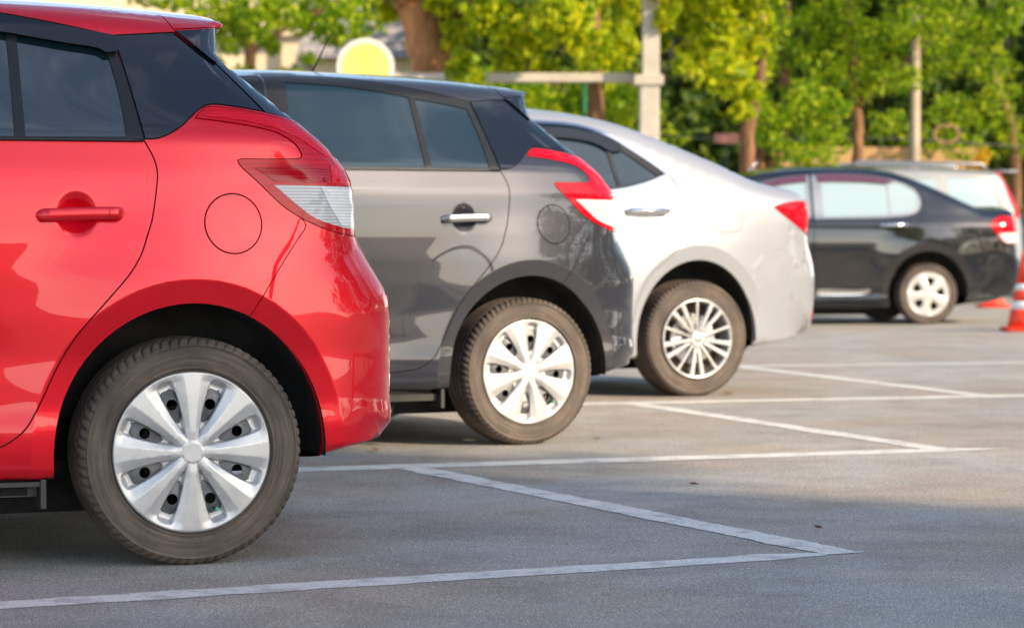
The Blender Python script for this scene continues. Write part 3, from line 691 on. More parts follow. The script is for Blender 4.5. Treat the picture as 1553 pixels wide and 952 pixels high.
# ---------------------------------------------------------------- the two hatchbacks
BUMP, DOOR, SURR, FDOOR, FSURR = range(5)
def hatch_regions(p, visor):
    surr = 'gloss_black' if visor else p
    Rg = [
     dict(name='rear_bumper', mat=p, gap=.0028, poly=[(.30, .915, 1), (.317, .895), (.292, .858), (.250, .80), (.205, .735), (.162, .668), (.10, .58, 1), (.20, .10, 1), (.80, .10, 1), (.80, .84, 1), (.521, .857, 1), (.45, .93, 1)]),
     dict(name='rear_door', mat=p, gap=.0042, poly=[(-.118, 1.118, 1), (-.094, 1.069), (-.087, 1.035), (-.091, .987), (-.106, .905), (-.121, .862), (-.136, .82), (-.166, .770), (-.222, .705), (-.303, .613), (-.355, .530), (-.400, .435), (-.438, .371), (-.471, .341), (-.508, .322), (-.62, .308), (-.85, .30), (-.98, .305), (-1.03, .35), (-1.065, .5), (-1.08, .8), (-1.083, 1.10), (-1.075, 1.40), (-1.05, 1.505, 1), (-.95, 1.498), (-.71, 1.486), (-.48, 1.458), (-.32, 1.432), (-.165, 1.402, 1), (-.15, 1.33), (-.135, 1.24)]),
     dict(name='window_frame', mat='trim_black', gap=0, off=-.003, parent=DOOR, poly=[(-.119, 1.119, 1), (-1.0825, 1.105, 1), (-1.0745, 1.40), (-1.0495, 1.5045, 1), (-.95, 1.4975), (-.71, 1.4855), (-.48, 1.4575), (-.32, 1.4315), (-.165, 1.4015, 1), (-.1502, 1.33), (-.1352, 1.24)]),
     dict(name='front_door', mat=p, gap=.0042, poly=[(-1.09, 1.10, 1), (-1.088, .8), (-1.075, .5), (-1.06, .32), (-1.25, .30), (-1.6, .295), (-1.9, .30), (-2.05, .34), (-2.10, .6), (-2.12, .85), (-2.10, 1.10, 1), (-1.75, 1.33), (-1.5, 1.43), (-1.25, 1.485), (-1.06, 1.505, 1), (-1.083, 1.40)]),
     dict(name='window_frame', mat='trim_black', gap=0, off=-.003, parent=FDOOR, poly=[(-1.094, 1.107, 1), (-2.06, 1.09, 1), (-1.75, 1.31), (-1.5, 1.41), (-1.25, 1.465), (-1.066, 1.49, 1), (-1.09, 1.40)]),
     dict(name='window', mat='tint_glass', cls='glass', off=-.007, parent=DOOR, poly=[(-.455, 1.122, 1), (-.99, 1.118, 1), (-1.0, 1.30), (-.978, 1.458, 1), (-.731, 1.447), (-.577, 1.430), (-.449, 1.410, 1), (-.451, 1.28)]),
     dict(name='quarter_window', mat='tint_glass', cls='glass', off=-.007, parent=DOOR, poly=[(-.427, 1.122, 1), (-.422, 1.404, 1), (-.30, 1.388), (-.187, 1.368, 1), (-.175, 1.30), (-.166, 1.22), (-.163, 1.125, 1)]),
     dict(name='window', mat='tint_glass', cls='glass', off=-.007, parent=FDOOR, poly=[(-1.13, 1.12, 1), (-1.98, 1.11, 1), (-1.75, 1.27), (-1.5, 1.37), (-1.25, 1.425), (-1.12, 1.44, 1)]),
     dict(name='rear_pillar_panel', mat='gloss_black', cls='glass', gap=.0042, off=0, poly=[(-.1648, 1.4020, 1), (.009, 1.417, 1), (.060, 1.381), (.118, 1.338), (.178, 1.269), (.235, 1.197, 1), (.160, 1.208), (.078, 1.214), (.050, 1.203), (.024, 1.183), (-.010, 1.154), (-.043, 1.134), (-.08, 1.119), (-.1178, 1.1165, 1), (-.135, 1.24), (-.150, 1.33)]),
     dict(name='tailgate_glass', mat='tint_glass', cls='glass', gap=.0018, off=.001, poly=[(.118, 1.338, 1), (.178, 1.269), (.235, 1.197, 1), (.29, 1.187), (.50, 1.15, 1), (.5, 1.3, 1), (.2, 1.40, 1), (.145, 1.375, 1)]),
     dict(name='spoiler_fin', mat='gloss_black', cls='glass', gap=.0012, off=.012, lip=.02, poly=[(.011, 1.420, 1), (.09, 1.428), (.149, 1.435, 1), (.138, 1.375), (.124, 1.333, 1), (.116, 1.337, 1)]),
     dict(name='spoiler', mat=p, gap=.002, off=.004, lip=.02, poly=[(.010, 1.423, 1), (.09, 1.431), (.3, 1.447, 1), (.3, 1.55, 1), (-.03, 1.55, 1), (-.006, 1.46)]),
     dict(name='tail_lamp', mat='lamp_red', cls='lamp', gap=.002, off=.004, step=.012, poly=[(.078, 1.211), (.150, 1.206), (.233, 1.193), (.28, 1.184), (.6, 1.14, 1), (.6, .86, 1), (.521, .860, 1), (.43, .870), (.333, .899), (.257, .941), (.188, 1.003), (.134, 1.055), (.130, 1.066), (.141, 1.070), (.22, 1.071), (.305, 1.073, 1), (.314, 1.078), (.305, 1.105), (.26, 1.138), (.186, 1.157), (.11, 1.168), (.027, 1.177, 1), (.045, 1.196), (.060, 1.207)]),
     dict(name='red_lens', mat='lamp_red_bright', cls='lamp', off=.006, step=.012, parent=12, poly=[(.40, 1.055, 1), (.40, 1.008, 1), (.47, 1.006), (.60, 1.006, 1), (.60, 1.055, 1), (.46, 1.062)]),
     dict(name='dark_lens', mat='lamp_dark', cls='lamp', off=.006, step=.012, parent=12, poly=[(.175, 1.048, 1), (.235, 1.008, 1), (.395, 1.008, 1), (.395, 1.050, 1), (.29, 1.053)]),
     dict(name='upper_lens', mat='lamp_red_bright', cls='lamp', off=.006, step=.012, parent=12, poly=[(.085, 1.200), (.150, 1.196), (.233, 1.186), (.30, 1.170), (.36, 1.135), (.41, 1.085), (.40, 1.078), (.36, 1.100), (.29, 1.140), (.20, 1.167), (.11, 1.180), (.06, 1.184)]),
     dict(name='clear_lens', mat='lamp_grey', cls='lamp', off=.005, step=.012, parent=12, poly=[(.228, 1.001, 1), (.65, .996, 1), (.65, .87, 1), (.51, .879), (.42, .892), (.342, .915), (.294, .948)]),
     dict(name='reversing_lens', mat='lamp_clear', cls='lamp', off=.007, step=.012, parent=12, poly=[(.365, .995, 1), (.65, .992, 1), (.65, .88, 1), (.51, .884), (.43, .895, 1), (.395, .94)]),
     dict(name='fuel_door', mat=p, gap=.0042, off=.001, step=.008, poly=[(.112+.081*math.cos(t), .898+.081*math.sin(t)) for t in np.linspace(0, 2*math.pi, 20, endpoint=False)]),
     dict(name='body_moulding', mat=p, gap=0, off=.007, lip=.008, parent=DOOR, poly=[(-.474, .488), (-.49, .496), (-.55, .503), (-.75, .508), (-.95, .505), (-.97, .49), (-.95, .475), (-.75, .462), (-.55, .462), (-.50, .474)]),
     dict(name='reflector', mat='lamp_red', cls='lamp', gap=.001, off=.001, poly=[(.585, .355, 1), (.70, .36, 1), (.70, .46, 1), (.612, .45, 1)]),
    ]
    if visor:
        Rg.append(dict(name='rain_visor', mat='smoke_plastic', gap=0, off=.016, lip=.018, parent=DOOR, poly=[(-.152, 1.399, 1), (-.32, 1.425), (-.48, 1.449), (-.71, 1.472), (-.95, 1.484), (-1.06, 1.480, 1), (-1.06, 1.43, 1), (-.95, 1.436), (-.71, 1.424), (-.48, 1.402), (-.30, 1.376), (-.205, 1.362), (-.19, 1.352, 1), (-.158, 1.356, 1)]))
    return Rg
def hatch_cap(u, z):
    if u > -.05:
        if z > 1.405: return ('body', 0)
        if z > 1.16: return ('rglass', 0)
        if z > .86: return ('tg', 0)
        return ('r', 0)
    if u < -1.5 and 1.09 < z < 1.44 and u > -2.4: return ('wind', 0)
    return ('body', 0)
def door_handle(parent, W, m, x0=-.411, x1=-.177, z=.918):
    """pull handle standing off the door skin"""
    n = 26; V = []; F = []; k = 14
    for i in range(n+1):
        t = i/n; x = x0+(x1-x0)*t; off = .004+.027*min(1, math.sin(math.pi*min(max(t, .0), 1))*3.2) if 0 < t < 1 else .004
        hz = .0165*min(1, (math.sin(math.pi*t)*5)**.5 if 0 < t < 1 else .02)+.0005; hy = .008*min(1, (math.sin(math.pi*t)*3)**.5 if 0 < t < 1 else .05)
        zc = z+.006*t+.002*math.sin(math.pi*t)
        y = -(W-.004)-off
        for j in range(k): a = 2*math.pi*j/k; V.append((x, y+hy*math.cos(a), zc+hz*math.sin(a)))
    for i in range(n):
        for j in range(k): F.append((i*k+j, i*k+(j+1) % k, i*k+k+(j+1) % k, i*k+k+j))
    h = mesh_obj('door_handle', V, F, m, parent)
    mb = MB(); xs = x0+(x1-x0)*.80
    pts = [(xs+.0015*math.cos(2*math.pi*j/20), -(W-.004)-.031-.0085*math.cos(a_) , z+.005+.0165*math.sin(a_)) for j, a_ in enumerate(np.linspace(-math.pi*.6, math.pi*.6, 20))]
    mb.tube(pts, .0008, 5); mb.obj('key_cap_seam', 'shut_line', h)
    return h
def grid_for(fine):
    if fine: return [(-1.25, .72, .18, 1.6, .022), (-3.5, -1.25, .15, 1.6, .07), (-.46, -.14, .82, 1.02, .009)]
    return [(-1.9, 1.1, .15, 1.65, .04), (-3.8, -1.9, .15, 1.65, .09)]
def make_hatch(name, loc, rz, p, visor, rots, fine=True):
    S = dict(HATCH); S['grid'] = grid_for(True); S['rows'] = [1.012, 1.018, 1.024, 1.03, 1.036, 1.042, .36, .372, .35]; S['uend'] = .60
    S['capmat'] = hatch_cap; S['crown'] = .045
    S['dents'] = [(-.304, .921, .056, .062, .016)]
    S['caps'] = {('rglass', 0): ('rear_window', 'tint_glass'), ('wind', 0): ('windscreen', 'tint_glass'), ('tg', 0): ('tailgate', p)}
    root = empty(name, (*loc, 0), rz)
    Rg = hatch_regions(p, visor)
    sh, ob = build_shell(S, Rg, root, p)
    Wh = float(sh.W(-.411, .921)[0]); door_handle(ob.get(('r', DOOR)), Wh, p if visor else 'satin_metal')
    mb = MB()
    mb.tube([(-1.06, -float(sh.W(-1.0, 1.112)[0])-.003, 1.112)]+[(u, -float(sh.W(u, 1.114)[0])-.003, 1.112+.0035*(u+1.06)) for u in np.linspace(-.9, -.121, 14)], .0045, 8)
    mb.obj('belt_moulding', 'trim_black', ob.get(('r', DOOR)), True)
    underbody(root, S, .83)
    mb = MB()
    if visor: mb.box((-.62, -.775, .226), (.46, .07, .012))
    mb.box((-.390, -.765, .20), (.014, .10, .075)); mb.box((-.55, -.755, .205), (.30, .05, .026))
    mb.obj('splash_guard', 'plate_grey', root)
    for wx, sd_, r_ in ((0, -1, rots[0]), (0, 1, .3), (-2.55, -1, rots[1]), (-2.55, 1, .5)):
        hatch_wheel(root, wx, sd_*.829, r_, sd_)
    # rear wiper and number plate on the tailgate, door mirrors in front
    for sd_ in (-1, 1):
        mi_ = MB(); mi_.box((-1.98, sd_*.90, 1.13), (.11, .19, .13), bev=.03); mi_.obj('wing_mirror', p, root, True)
    return root, sh, ob
red, shR, obR = make_hatch('hatchback_car', RED[0], RED[1], 'red_paint', True, (R_(0), R_(10)))
tag(red, 'bright red hatchback with black rain visors, largest and nearest of the parked cars', 'car', 'cars parked side by side in the painted bays')
grey, shG, obG = make_hatch('hatchback_car', GREY[0], GREY[1], 'grey_paint', False, (R_(17), R_(-8)))
grey.scale = (1.017, 1.017, 1.017)
tag(grey, 'dark metallic grey hatchback parked between the red hatchback and the silver saloon', 'car', 'cars parked side by side in the painted bays')
mb = MB(); mb.tube([(-.62, 0, 1.50), (-.60, 0, 1.53)], [.03, .02], 12); mb.tube([(-.60, 0, 1.53), (-.505, 0, 1.705)], [.005, .0035], 8); mb.obj('antenna', 'trim_black', grey, True)
# ---------------------------------------------------------------- silver and black saloons, the estate behind them
def saloon_cap(win):
    def f(u, z):
        if -.15 < u < .5 and z > 1.16: return ('rglass', 0)
        if u > .45 and z > 1.02: return ('boot', 0)
        if u > .4 and z > .62: return ('boot', 0)
        if u < -1.5 and win[0] < z < win[1] and u > -2.6: return ('wind', 0)
        return ('body', 0)
    return f
def finish_car(name, S, Rg, pose, p, wheel, hw, label, group, zf=.2):
    S['caps'] = {('rglass', 0): ('rear_window', 'tint_glass'), ('wind', 0): ('windscreen', 'tint_glass'), ('boot', 0): (S.get('bootname', 'boot_lid'), p)}
    S['grid'] = grid_for(False)
    root = empty(name, (*pose[0], 0), pose[1]); sh, ob = build_shell(S, Rg, root, p, fine=False)
    underbody(root, S, hw, zf)
    for wx in (0, -S['wb']):
        for sd_ in (-1, 1): wheel(root, wx, sd_*(hw-.001), sd_)
    for sd_ in (-1, 1):
        mi_ = MB(); mi_.box((-S['wb']+.62, sd_*(hw+.07), S['belt']+.04), (.11, .19, .13), bev=.03); mi_.obj('wing_mirror', p, root, True)
    tag(root, label, 'car', group); return root, sh, ob

SAL = dict(belt=1.12, wb=2.70, hub=.316, flare=(.42, .50, .018, .89), sig=.03, zfloor=.26, uend=.88, crown=.045,
    prof=[(0, .81), (.2, .835), (.32, .855), (.5, .862), (.7, .872), (.84, .874), (.95, .868), (1.04, .858), (1.10, .835), (1.16, .80), (1.3, .735), (1.45, .665), (1.56, .60), (2, .3)],
    taper=[(-4.5, .1), (-3.3, .06), (-2.6, .01), (-1.8, 0), (-.4, 0), (0, .006), (.3, .03), (.6, .07), (.9, .12), (1.4, .2)],
    gtaper=[(-4.5, .08), (-2.4, .05), (-1.4, .01), (-1, 0), (-.3, .01), (.1, .03), (.5, .0), (1, 0)],
    rows=[1.0, 1.04, 1.08, 1.12],
    chains=[
        dict(pts=[(.79, 1.075), (.74, 1.108), (.66, 1.128), (.54, 1.150), (.417, 1.184), (.228, 1.266), (.045, 1.338), (-.138, 1.405), (-.30, 1.460), (-.45, 1.496), (-.673, 1.526), (-.88, 1.537), (-1.3, 1.535), (-1.65, 1.49), (-2.0, 1.38), (-2.4, 1.2), (-2.7, 1.10), (-3.2, 1.0), (-3.45, .88)], a=.10, b=.10),
        dict(pts=[(-3.45, .88), (-3.56, .72), (-3.58, .5), (-3.55, .3), (-3.48, .22)], a=.45, b=.42),
        dict(pts=[(-3.48, .22), (-3, .205), (-1.5, .20), (-.4, .21), (.42, .268), (.60, .292), (.80, .305, 1)], a=.03, b=.02),
        dict(pts=[(.80, .305), (.878, .318), (.895, .345), (.909, .41), (.916, .52), (.912, .64), (.895, .72), (.872, .785), (.838, .85), (.826, .90), (.824, .97), (.812, 1.02), (.79, 1.075)],
             byz=1, n=2.4, a=[(.3, .40), (.8, .38), (.95, .26), (1.1, .14)], b=[(.3, .26), (.8, .24), (.95, .16), (1.1, .10)]),
    ])
SAL['capmat'] = saloon_cap((1.1, 1.47))
SR = [
 dict(name='rear_bumper', mat='silver_paint', gap=.0012, poly=[(.62, .915, 1), (.60, .86), (.58, .80), (.45, .78), (.40, .70), (.36, .60, 1), (.30, .15, 1), (1.1, .15, 1), (1.1, .86, 1), (.78, .868, 1), (.70, .90)]),
 dict(name='rear_door', mat='silver_paint', gap=.0035, poly=[(-.137, 1.198, 1), (-.105, 1.145), (-.088, 1.097), (-.082, 1.054), (-.092, .971), (-.113, .846), (-.17, .76), (-.30, .66), (-.375, .52), (-.41, .38), (-.46, .30), (-.55, .28), (-1.0, .275), (-1.10, .30), (-1.13, .6), (-1.14, 1.08), (-1.10, 1.49, 1), (-.871, 1.477), (-.699, 1.470), (-.57, 1.450), (-.442, 1.405), (-.31, 1.325), (-.22, 1.262)]),
 dict(name='front_door', mat='silver_paint', gap=.0035, poly=[(-1.148, 1.08, 1), (-1.14, .6), (-1.11, .29), (-2.0, .285), (-2.1, .5), (-2.15, .9), (-2.17, 1.08, 1), (-1.9, 1.28), (-1.6, 1.42), (-1.35, 1.48), (-1.11, 1.49, 1)]),
 dict(name='window_frame', mat='chrome', off=.003, lip=.006, parent=1, poly=[(-.137, 1.199, 1), (-.22, 1.266), (-.31, 1.327), (-.442, 1.407), (-.57, 1.452), (-.699, 1.472), (-.871, 1.479), (-1.10, 1.492, 1), (-1.135, 1.09, 1), (-.80, 1.088), (-.55, 1.094), (-.44, 1.108), (-.38, 1.119), (-.263, 1.148)]),
 dict(name='door_trim', mat='trim_black', off=.001, parent=1, poly=[(-.152, 1.197, 1), (-.228, 1.255), (-.316, 1.313), (-.446, 1.393), (-.572, 1.438), (-.70, 1.458), (-.871, 1.465), (-1.092, 1.478, 1), (-1.125, 1.102, 1), (-.80, 1.100), (-.55, 1.105), (-.44, 1.118), (-.38, 1.129), (-.268, 1.157)]),
 dict(name='window', mat='tint_glass', cls='glass', off=-.005, parent=1, poly=[(-1.09, 1.115, 1), (-.55, 1.118), (-.466, 1.124, 1), (-.487, 1.34, 1), (-.57, 1.388), (-.70, 1.404), (-.87, 1.412), (-1.06, 1.42, 1)]),
 dict(name='quarter_window', mat='tint_glass', cls='glass', off=-.005, parent=1, poly=[(-.444, 1.130, 1), (-.36, 1.143), (-.205, 1.183, 1), (-.30, 1.255), (-.39, 1.318, 1), (-.462, 1.330, 1)]),
 dict(name='rain_visor', mat='smoke_plastic', off=.014, lip=.016, parent=1, poly=[(-.40, 1.363, 1), (-.446, 1.388), (-.572, 1.433), (-.70, 1.453), (-.871, 1.460), (-1.09, 1.473, 1), (-1.08, 1.40, 1), (-.87, 1.39), (-.70, 1.382), (-.58, 1.366), (-.52, 1.345), (-.46, 1.315), (-.395, 1.322, 1)]),
 dict(name='window', mat='tint_glass', cls='glass', off=-.005, parent=2, poly=[(-1.18, 1.11, 1), (-2.1, 1.11, 1), (-1.9, 1.25), (-1.6, 1.38), (-1.35, 1.44), (-1.16, 1.45, 1)]),
 dict(name='fuel_door', mat='silver_paint', gap=.003, off=.001, poly=[(.065, 1.058), (.20, 1.068), (.255, 1.050), (.285, .98), (.283, .915), (.25, .888), (.12, .892), (.082, .93), (.05, 1.02)]),
 dict(name='tail_lamp', mat='lamp_red', cls='lamp', gap=.002, off=.004, step=.012, poly=[(.504, 1.022, 1), (.56, 1.040), (.63, 1.052), (.72, 1.058), (1.0, 1.05, 1), (1.0, .87, 1), (.774, .872, 1), (.70, .905), (.607, .955)]),
 dict(name='upper_lens', mat='lamp_dark', cls='lamp', off=.006, step=.012, parent=10, poly=[(.56, 1.024, 1), (.64, 1.040), (.72, 1.046), (1.0, 1.04, 1), (1.0, .985, 1), (.76, .985), (.64, .992)]),
 dict(name='red_lens', mat='lamp_red_bright', cls='lamp', off=.006, step=.012, parent=10, poly=[(.68, .945, 1), (.76, .965), (1.0, .965, 1), (1.0, .885, 1), (.775, .887, 1), (.72, .912)]),
 dict(name='reflector', mat='lamp_red_bright', cls='lamp', off=.004, lip=.006, poly=[(.845, .43), (.93, .45), (1.0, .45, 1), (1.0, .385, 1), (.92, .385), (.85, .388)]),
]
def sw(root, x, y, sd_): return multi_spoke_wheel(root, x, y, .316, sd_)
def bar_handle(parent, sh, m, x0, x1, z, h=.017):
    W = float(sh.W((x0+x1)/2, z)[0]); mb = MB(); mb.tube([(x0, -W-.004, z), (x0+.02, -W-.026, z), ((x0+x1)/2, -W-.034, z+.002), (x1-.02, -W-.026, z), (x1, -W-.004, z)], [.008, h*.8, h, h*.8, .008], 12); return mb.obj('door_handle', m, parent, True)
silver, shS, obS = finish_car('saloon_car', SAL, SR, SILV, 'silver_paint', sw, .853, 'shiny silver saloon with multi-spoke alloy wheels parked beyond the grey hatchback', 'cars parked side by side in the painted bays', .22)
bar_handle(obS.get(('r', 1)), shS, 'chrome', -.446, -.179, .998, .021)
mb = MB(); mb.tube([(.46, -.5, .27), (.50, -.5, .225), (.53, -.5, .27)], .008, 6); mb.obj('tow_eye', 'underside', silver, True)

SAB = dict(belt=1.05, wb=2.55, hub=.30, flare=(.415, .50, .016, .97), sig=.016, zfloor=.22, uend=.98, crown=.04, glass='pale_glass',
    prof=[(0, .77), (.18, .80), (.26, .812), (.30, .800), (.34, .812), (.5, .822), (.7, .840), (.82, .842), (.94, .834), (.975, .828), (.985, .824), (1.05, .79), (1.08, .775), (1.3, .69), (1.5, .60), (2, .3)],
    taper=[(-4.5, .1), (-3.2, .06), (-2.5, .01), (-1.8, 0), (-.4, 0), (0, .006), (.3, .025), (.6, .07), (1.0, .14), (1.4, .2)],
    gtaper=[(-4.5, .08), (-2.4, .05), (-1.4, .01), (-1, 0), (-.3, .01), (.1, .03), (.5, .0), (1, 0)],
    rows=[.96, .975, .985, 1.0, .28, .30, .32],
    chains=[
        dict(pts=[(.945, 1.10), (.90, 1.117), (.754, 1.119), (.567, 1.139), (.436, 1.190), (.247, 1.280), (.003, 1.388), (-.184, 1.458), (-.371, 1.495), (-.558, 1.513), (-.89, 1.521), (-1.297, 1.509), (-1.60, 1.475), (-1.80, 1.415), (-2.2, 1.22), (-2.45, 1.10), (-2.9, 1.0), (-3.2, .86)], a=.09, b=.09),
        dict(pts=[(-3.2, .86), (-3.33, .70), (-3.36, .5), (-3.33, .3), (-3.28, .20)], a=.42, b=.40),
        dict(pts=[(-3.28, .20), (-2.9, .175), (-1.5, .165), (-.5, .165), (.45, .205), (.65, .225), (.83, .24, 1)], a=.03, b=.02),
        dict(pts=[(.83, .24), (.965, .275), (1.015, .36), (1.033, .45), (1.037, .60), (1.015, .745), (.993, .86), (.968, .968), (.952, 1.05), (.945, 1.10)],
             byz=1, a=[(.3, .30), (.8, .28), (.95, .20), (1.12, .12)], b=[(.3, .22), (.8, .20), (.95, .14), (1.12, .09)]),
    ])
SAB['capmat'] = saloon_cap((1.08, 1.45))
BR = [
 dict(name='rear_bumper', mat='black_paint', gap=.0012, poly=[(.66, .80, 1), (.55, .74), (.46, .66), (.42, .56, 1), (.36, .12, 1), (1.2, .12, 1), (1.2, .76, 1), (.80, .79, 1)]),
 dict(name='rear_door', mat='black_paint', gap=.004, poly=[(-.075, 1.31, 1), (-.035, 1.24), (-.022, 1.155), (-.045, 1.07), (-.085, 1.0), (-.161, .912), (-.226, .784), (-.345, .645), (-.43, .45), (-.50, .32), (-.62, .29), (-1.05, .285), (-1.13, .32), (-1.15, .7), (-1.15, 1.03), (-1.13, 1.475, 1), (-.89, 1.484), (-.60, 1.474), (-.40, 1.445), (-.20, 1.385)]),
 dict(name='front_door', mat='black_paint', gap=.004, poly=[(-1.158, 1.03, 1), (-1.158, .7), (-1.14, .29), (-1.95, .285), (-2.1, .5), (-2.13, .9), (-2.14, 1.06, 1), (-1.85, 1.28), (-1.65, 1.39), (-1.4, 1.45), (-1.14, 1.475, 1)]),
 dict(name='window_frame', mat='satin_metal', off=.001, parent=1, poly=[(-.10, 1.315, 1), (-.055, 1.235), (-.060, 1.155), (-.12, 1.085), (-.35, 1.045), (-1.14, 1.025, 1), (-1.125, 1.462, 1), (-.89, 1.470), (-.60, 1.460), (-.40, 1.432), (-.21, 1.372)]),
 dict(name='window', mat='pale_glass', cls='glass', off=-.005, parent=1, poly=[(-1.045, 1.045, 1), (-.379, 1.068, 1), (-.379, 1.40, 1), (-.60, 1.443), (-.89, 1.452), (-1.03, 1.452, 1)]),
 dict(name='quarter_window', mat='pale_glass', cls='glass', off=-.005, parent=1, poly=[(-.345, 1.072, 1), (-.15, 1.115), (-.085, 1.175), (-.078, 1.24), (-.125, 1.315), (-.22, 1.36), (-.345, 1.395, 1)]),
 dict(name='rain_visor', mat='plum_plastic', off=.012, lip=.014, parent=1, poly=[(-1.08, 1.456, 1), (-.89, 1.462), (-.60, 1.452), (-.40, 1.424), (-.30, 1.392, 1), (-.38, 1.368, 1), (-.60, 1.384), (-.89, 1.390), (-1.07, 1.388, 1)]),
 dict(name='window_frame', mat='satin_metal', off=.001, parent=2, poly=[(-1.166, 1.035, 1), (-2.08, 1.06, 1), (-1.85, 1.26), (-1.65, 1.37), (-1.4, 1.43), (-1.15, 1.46, 1)]),
 dict(name='window', mat='pale_glass', cls='glass', off=-.005, parent=2, poly=[(-1.20, 1.05, 1), (-2.0, 1.07, 1), (-1.83, 1.21), (-1.65, 1.30), (-1.4, 1.355), (-1.19, 1.385, 1)]),
 dict(name='rain_visor', mat='plum_plastic', off=.012, lip=.014, parent=2, poly=[(-1.18, 1.452, 1), (-1.4, 1.425), (-1.65, 1.362), (-1.84, 1.255, 1), (-1.83, 1.205, 1), (-1.65, 1.30), (-1.4, 1.365), (-1.18, 1.388, 1)]),
 dict(name='tail_lamp', mat='lamp_red', cls='lamp', gap=.002, off=.005, step=.012, poly=[(.637, .967, 1), (.69, 1.02), (.777, 1.060), (.86, 1.055), (1.1, 1.04, 1), (1.1, .78, 1), (.937, .789), (.802, .796), (.727, .868)]),
 dict(name='clear_lens', mat='lamp_clear', cls='lamp', off=.008, step=.012, parent=10, poly=[(.735, .880, 1), (.80, .888), (1.1, .888, 1), (1.1, .785, 1), (.937, .795), (.812, .803)]),
 dict(name='door_moulding', mat='chrome', off=.008, lip=.01, parent=1, poly=[(-1.12, .335), (-.70, .335), (-.60, .345), (-.58, .33), (-.63, .30), (-1.12, .305)]),
 dict(name='side_skirt', mat='gloss_black', off=.02, lip=.02, poly=[(-2.2, .262, 1), (-.55, .262), (-.43, .255), (-.41, .22), (-.44, .185), (-2.2, .180, 1)]),
 dict(name='fuel_door', mat='black_paint', gap=.003, poly=[(.12, .965), (.24, .965), (.255, .95), (.255, .86), (.24, .845), (.14, .845), (.12, .86), (.105, .95)]),
]
mat('plum_plastic', (.09, .03, .055), .12, 0, .6)
def bw(root, x, y, sd_): return five_spoke_wheel(root, x, y, .30, sd_)
black, shB, obB = finish_car('saloon_car', SAB, BR, BLACK, 'black_paint', bw, .815, 'glossy black saloon with white five-spoke wheels at the far end of the row', 'cars parked side by side in the painted bays', .17)
bar_handle(obB.get(('r', 1)), shB, 'chrome', -.505, -.201, .966, .018)
mb = MB(); mb.tube([(-1.62, -.05, 1.49), (-1.52, -.05, 1.60)], [.012, .006], 8); mb.obj('antenna', 'chrome', black, True)

# beige estate with a roof rack, standing behind the black saloon
EST = dict(belt=1.14, wb=2.7, hub=.33, flare=(.42, .47, .02, .95), sig=.03, zfloor=.28, uend=.85, crown=.03, glass='pale_glass', bootname='tailgate',
    prof=[(0, .83), (.3, .86), (.6, .885), (.9, .885), (1.05, .875), (1.14, .86), (1.3, .81), (1.5, .75), (1.70, .69), (2, .5)],
    taper=[(-4.5, .1), (-3.2, .05), (-2.5, .0), (-.4, 0), (.3, .01), (.9, .05), (1.4, .1)],
    gtaper=[(-4.5, .05), (-2.4, .03), (-1.4, 0), (-.3, 0), (.9, .03), (1.4, .03)],
    chains=[
        dict(pts=[(.66, 1.675), (.3, 1.70), (-.3, 1.72), (-1.0, 1.72), (-1.5, 1.68), (-1.8, 1.58), (-2.2, 1.3), (-2.5, 1.14), (-3.0, 1.08), (-3.35, .95)], a=.08, b=.08),
        dict(pts=[(-3.35, .95), (-3.45, .75), (-3.47, .5), (-3.42, .30)], a=.4, b=.35),
        dict(pts=[(-3.42, .30), (-1.5, .27), (-.3, .27), (.7, .30, 1)], a=.03, b=.02),
        dict(pts=[(.7, .30), (.88, .33), (.93, .45), (.93, .75), (.91, 1.0), (.88, 1.18), (.80, 1.42), (.72, 1.60), (.66, 1.675)],
             byz=1, a=[(.3, .2), (.8, .2), (1.7, .14)], b=[(.3, .16), (.8, .14), (1.7, .10)]),
    ])
EST['capmat'] = lambda u, z: ('rglass', 0) if u > .5 and 1.2 < z < 1.62 else (('boot', 0) if u > .5 and z > .6 else (('wind', 0) if u < -1.6 and 1.15 < z < 1.6 and u > -2.6 else ('body', 0)))
ER = [
 dict(name='rear_bumper', mat='beige_paint', gap=.002, poly=[(.42, .66, 1), (.40, .2, 1), (1.2, .2, 1), (1.2, .66, 1)]),
 dict(name='rear_door', mat='beige_paint', gap=.004, poly=[(-.15, 1.60, 1), (-.12, 1.16), (-.15, .95), (-.35, .7), (-.45, .4), (-.55, .33), (-1.1, .33, 1), (-1.15, 1.1), (-1.13, 1.62, 1)]),
 dict(name='quarter_window', mat='pale_glass', cls='glass', gap=.006, off=-.004, poly=[(-.08, 1.18, 1), (.56, 1.20), (.60, 1.23), (.52, 1.55), (.47, 1.58), (-.08, 1.60, 1)]),
 dict(name='window', mat='pale_glass', cls='glass', off=-.004, parent=1, poly=[(-.20, 1.18, 1), (-.22, 1.575, 1), (-1.10, 1.59, 1), (-1.10, 1.16, 1)]),
 dict(name='window', mat='pale_glass', cls='glass', gap=.006, off=-.004, poly=[(-1.2, 1.16, 1), (-2.2, 1.18, 1), (-1.85, 1.46), (-1.6, 1.57), (-1.2, 1.60, 1)]),
 dict(name='tail_lamp', mat='lamp_red_bright', cls='lamp', off=.006, lip=.01, poly=[(.60, 1.66), (.68, 1.60), (.74, 1.40), (.80, 1.20), (.80, 1.10), (1.1, 1.10, 1), (1.1, 1.45, 1), (.8, 1.70, 1)]),
]
def ew(root, x, y, sd_): return five_spoke_wheel(root, x, y, .33, sd_, 'alloy_dark')
est, shE, obE = finish_car('estate_car', EST, ER, ((5.50, 33.4), R_(7)), 'beige_paint', ew, .87, 'pale silver-beige estate car with roof rails standing behind the black saloon', None, .28)
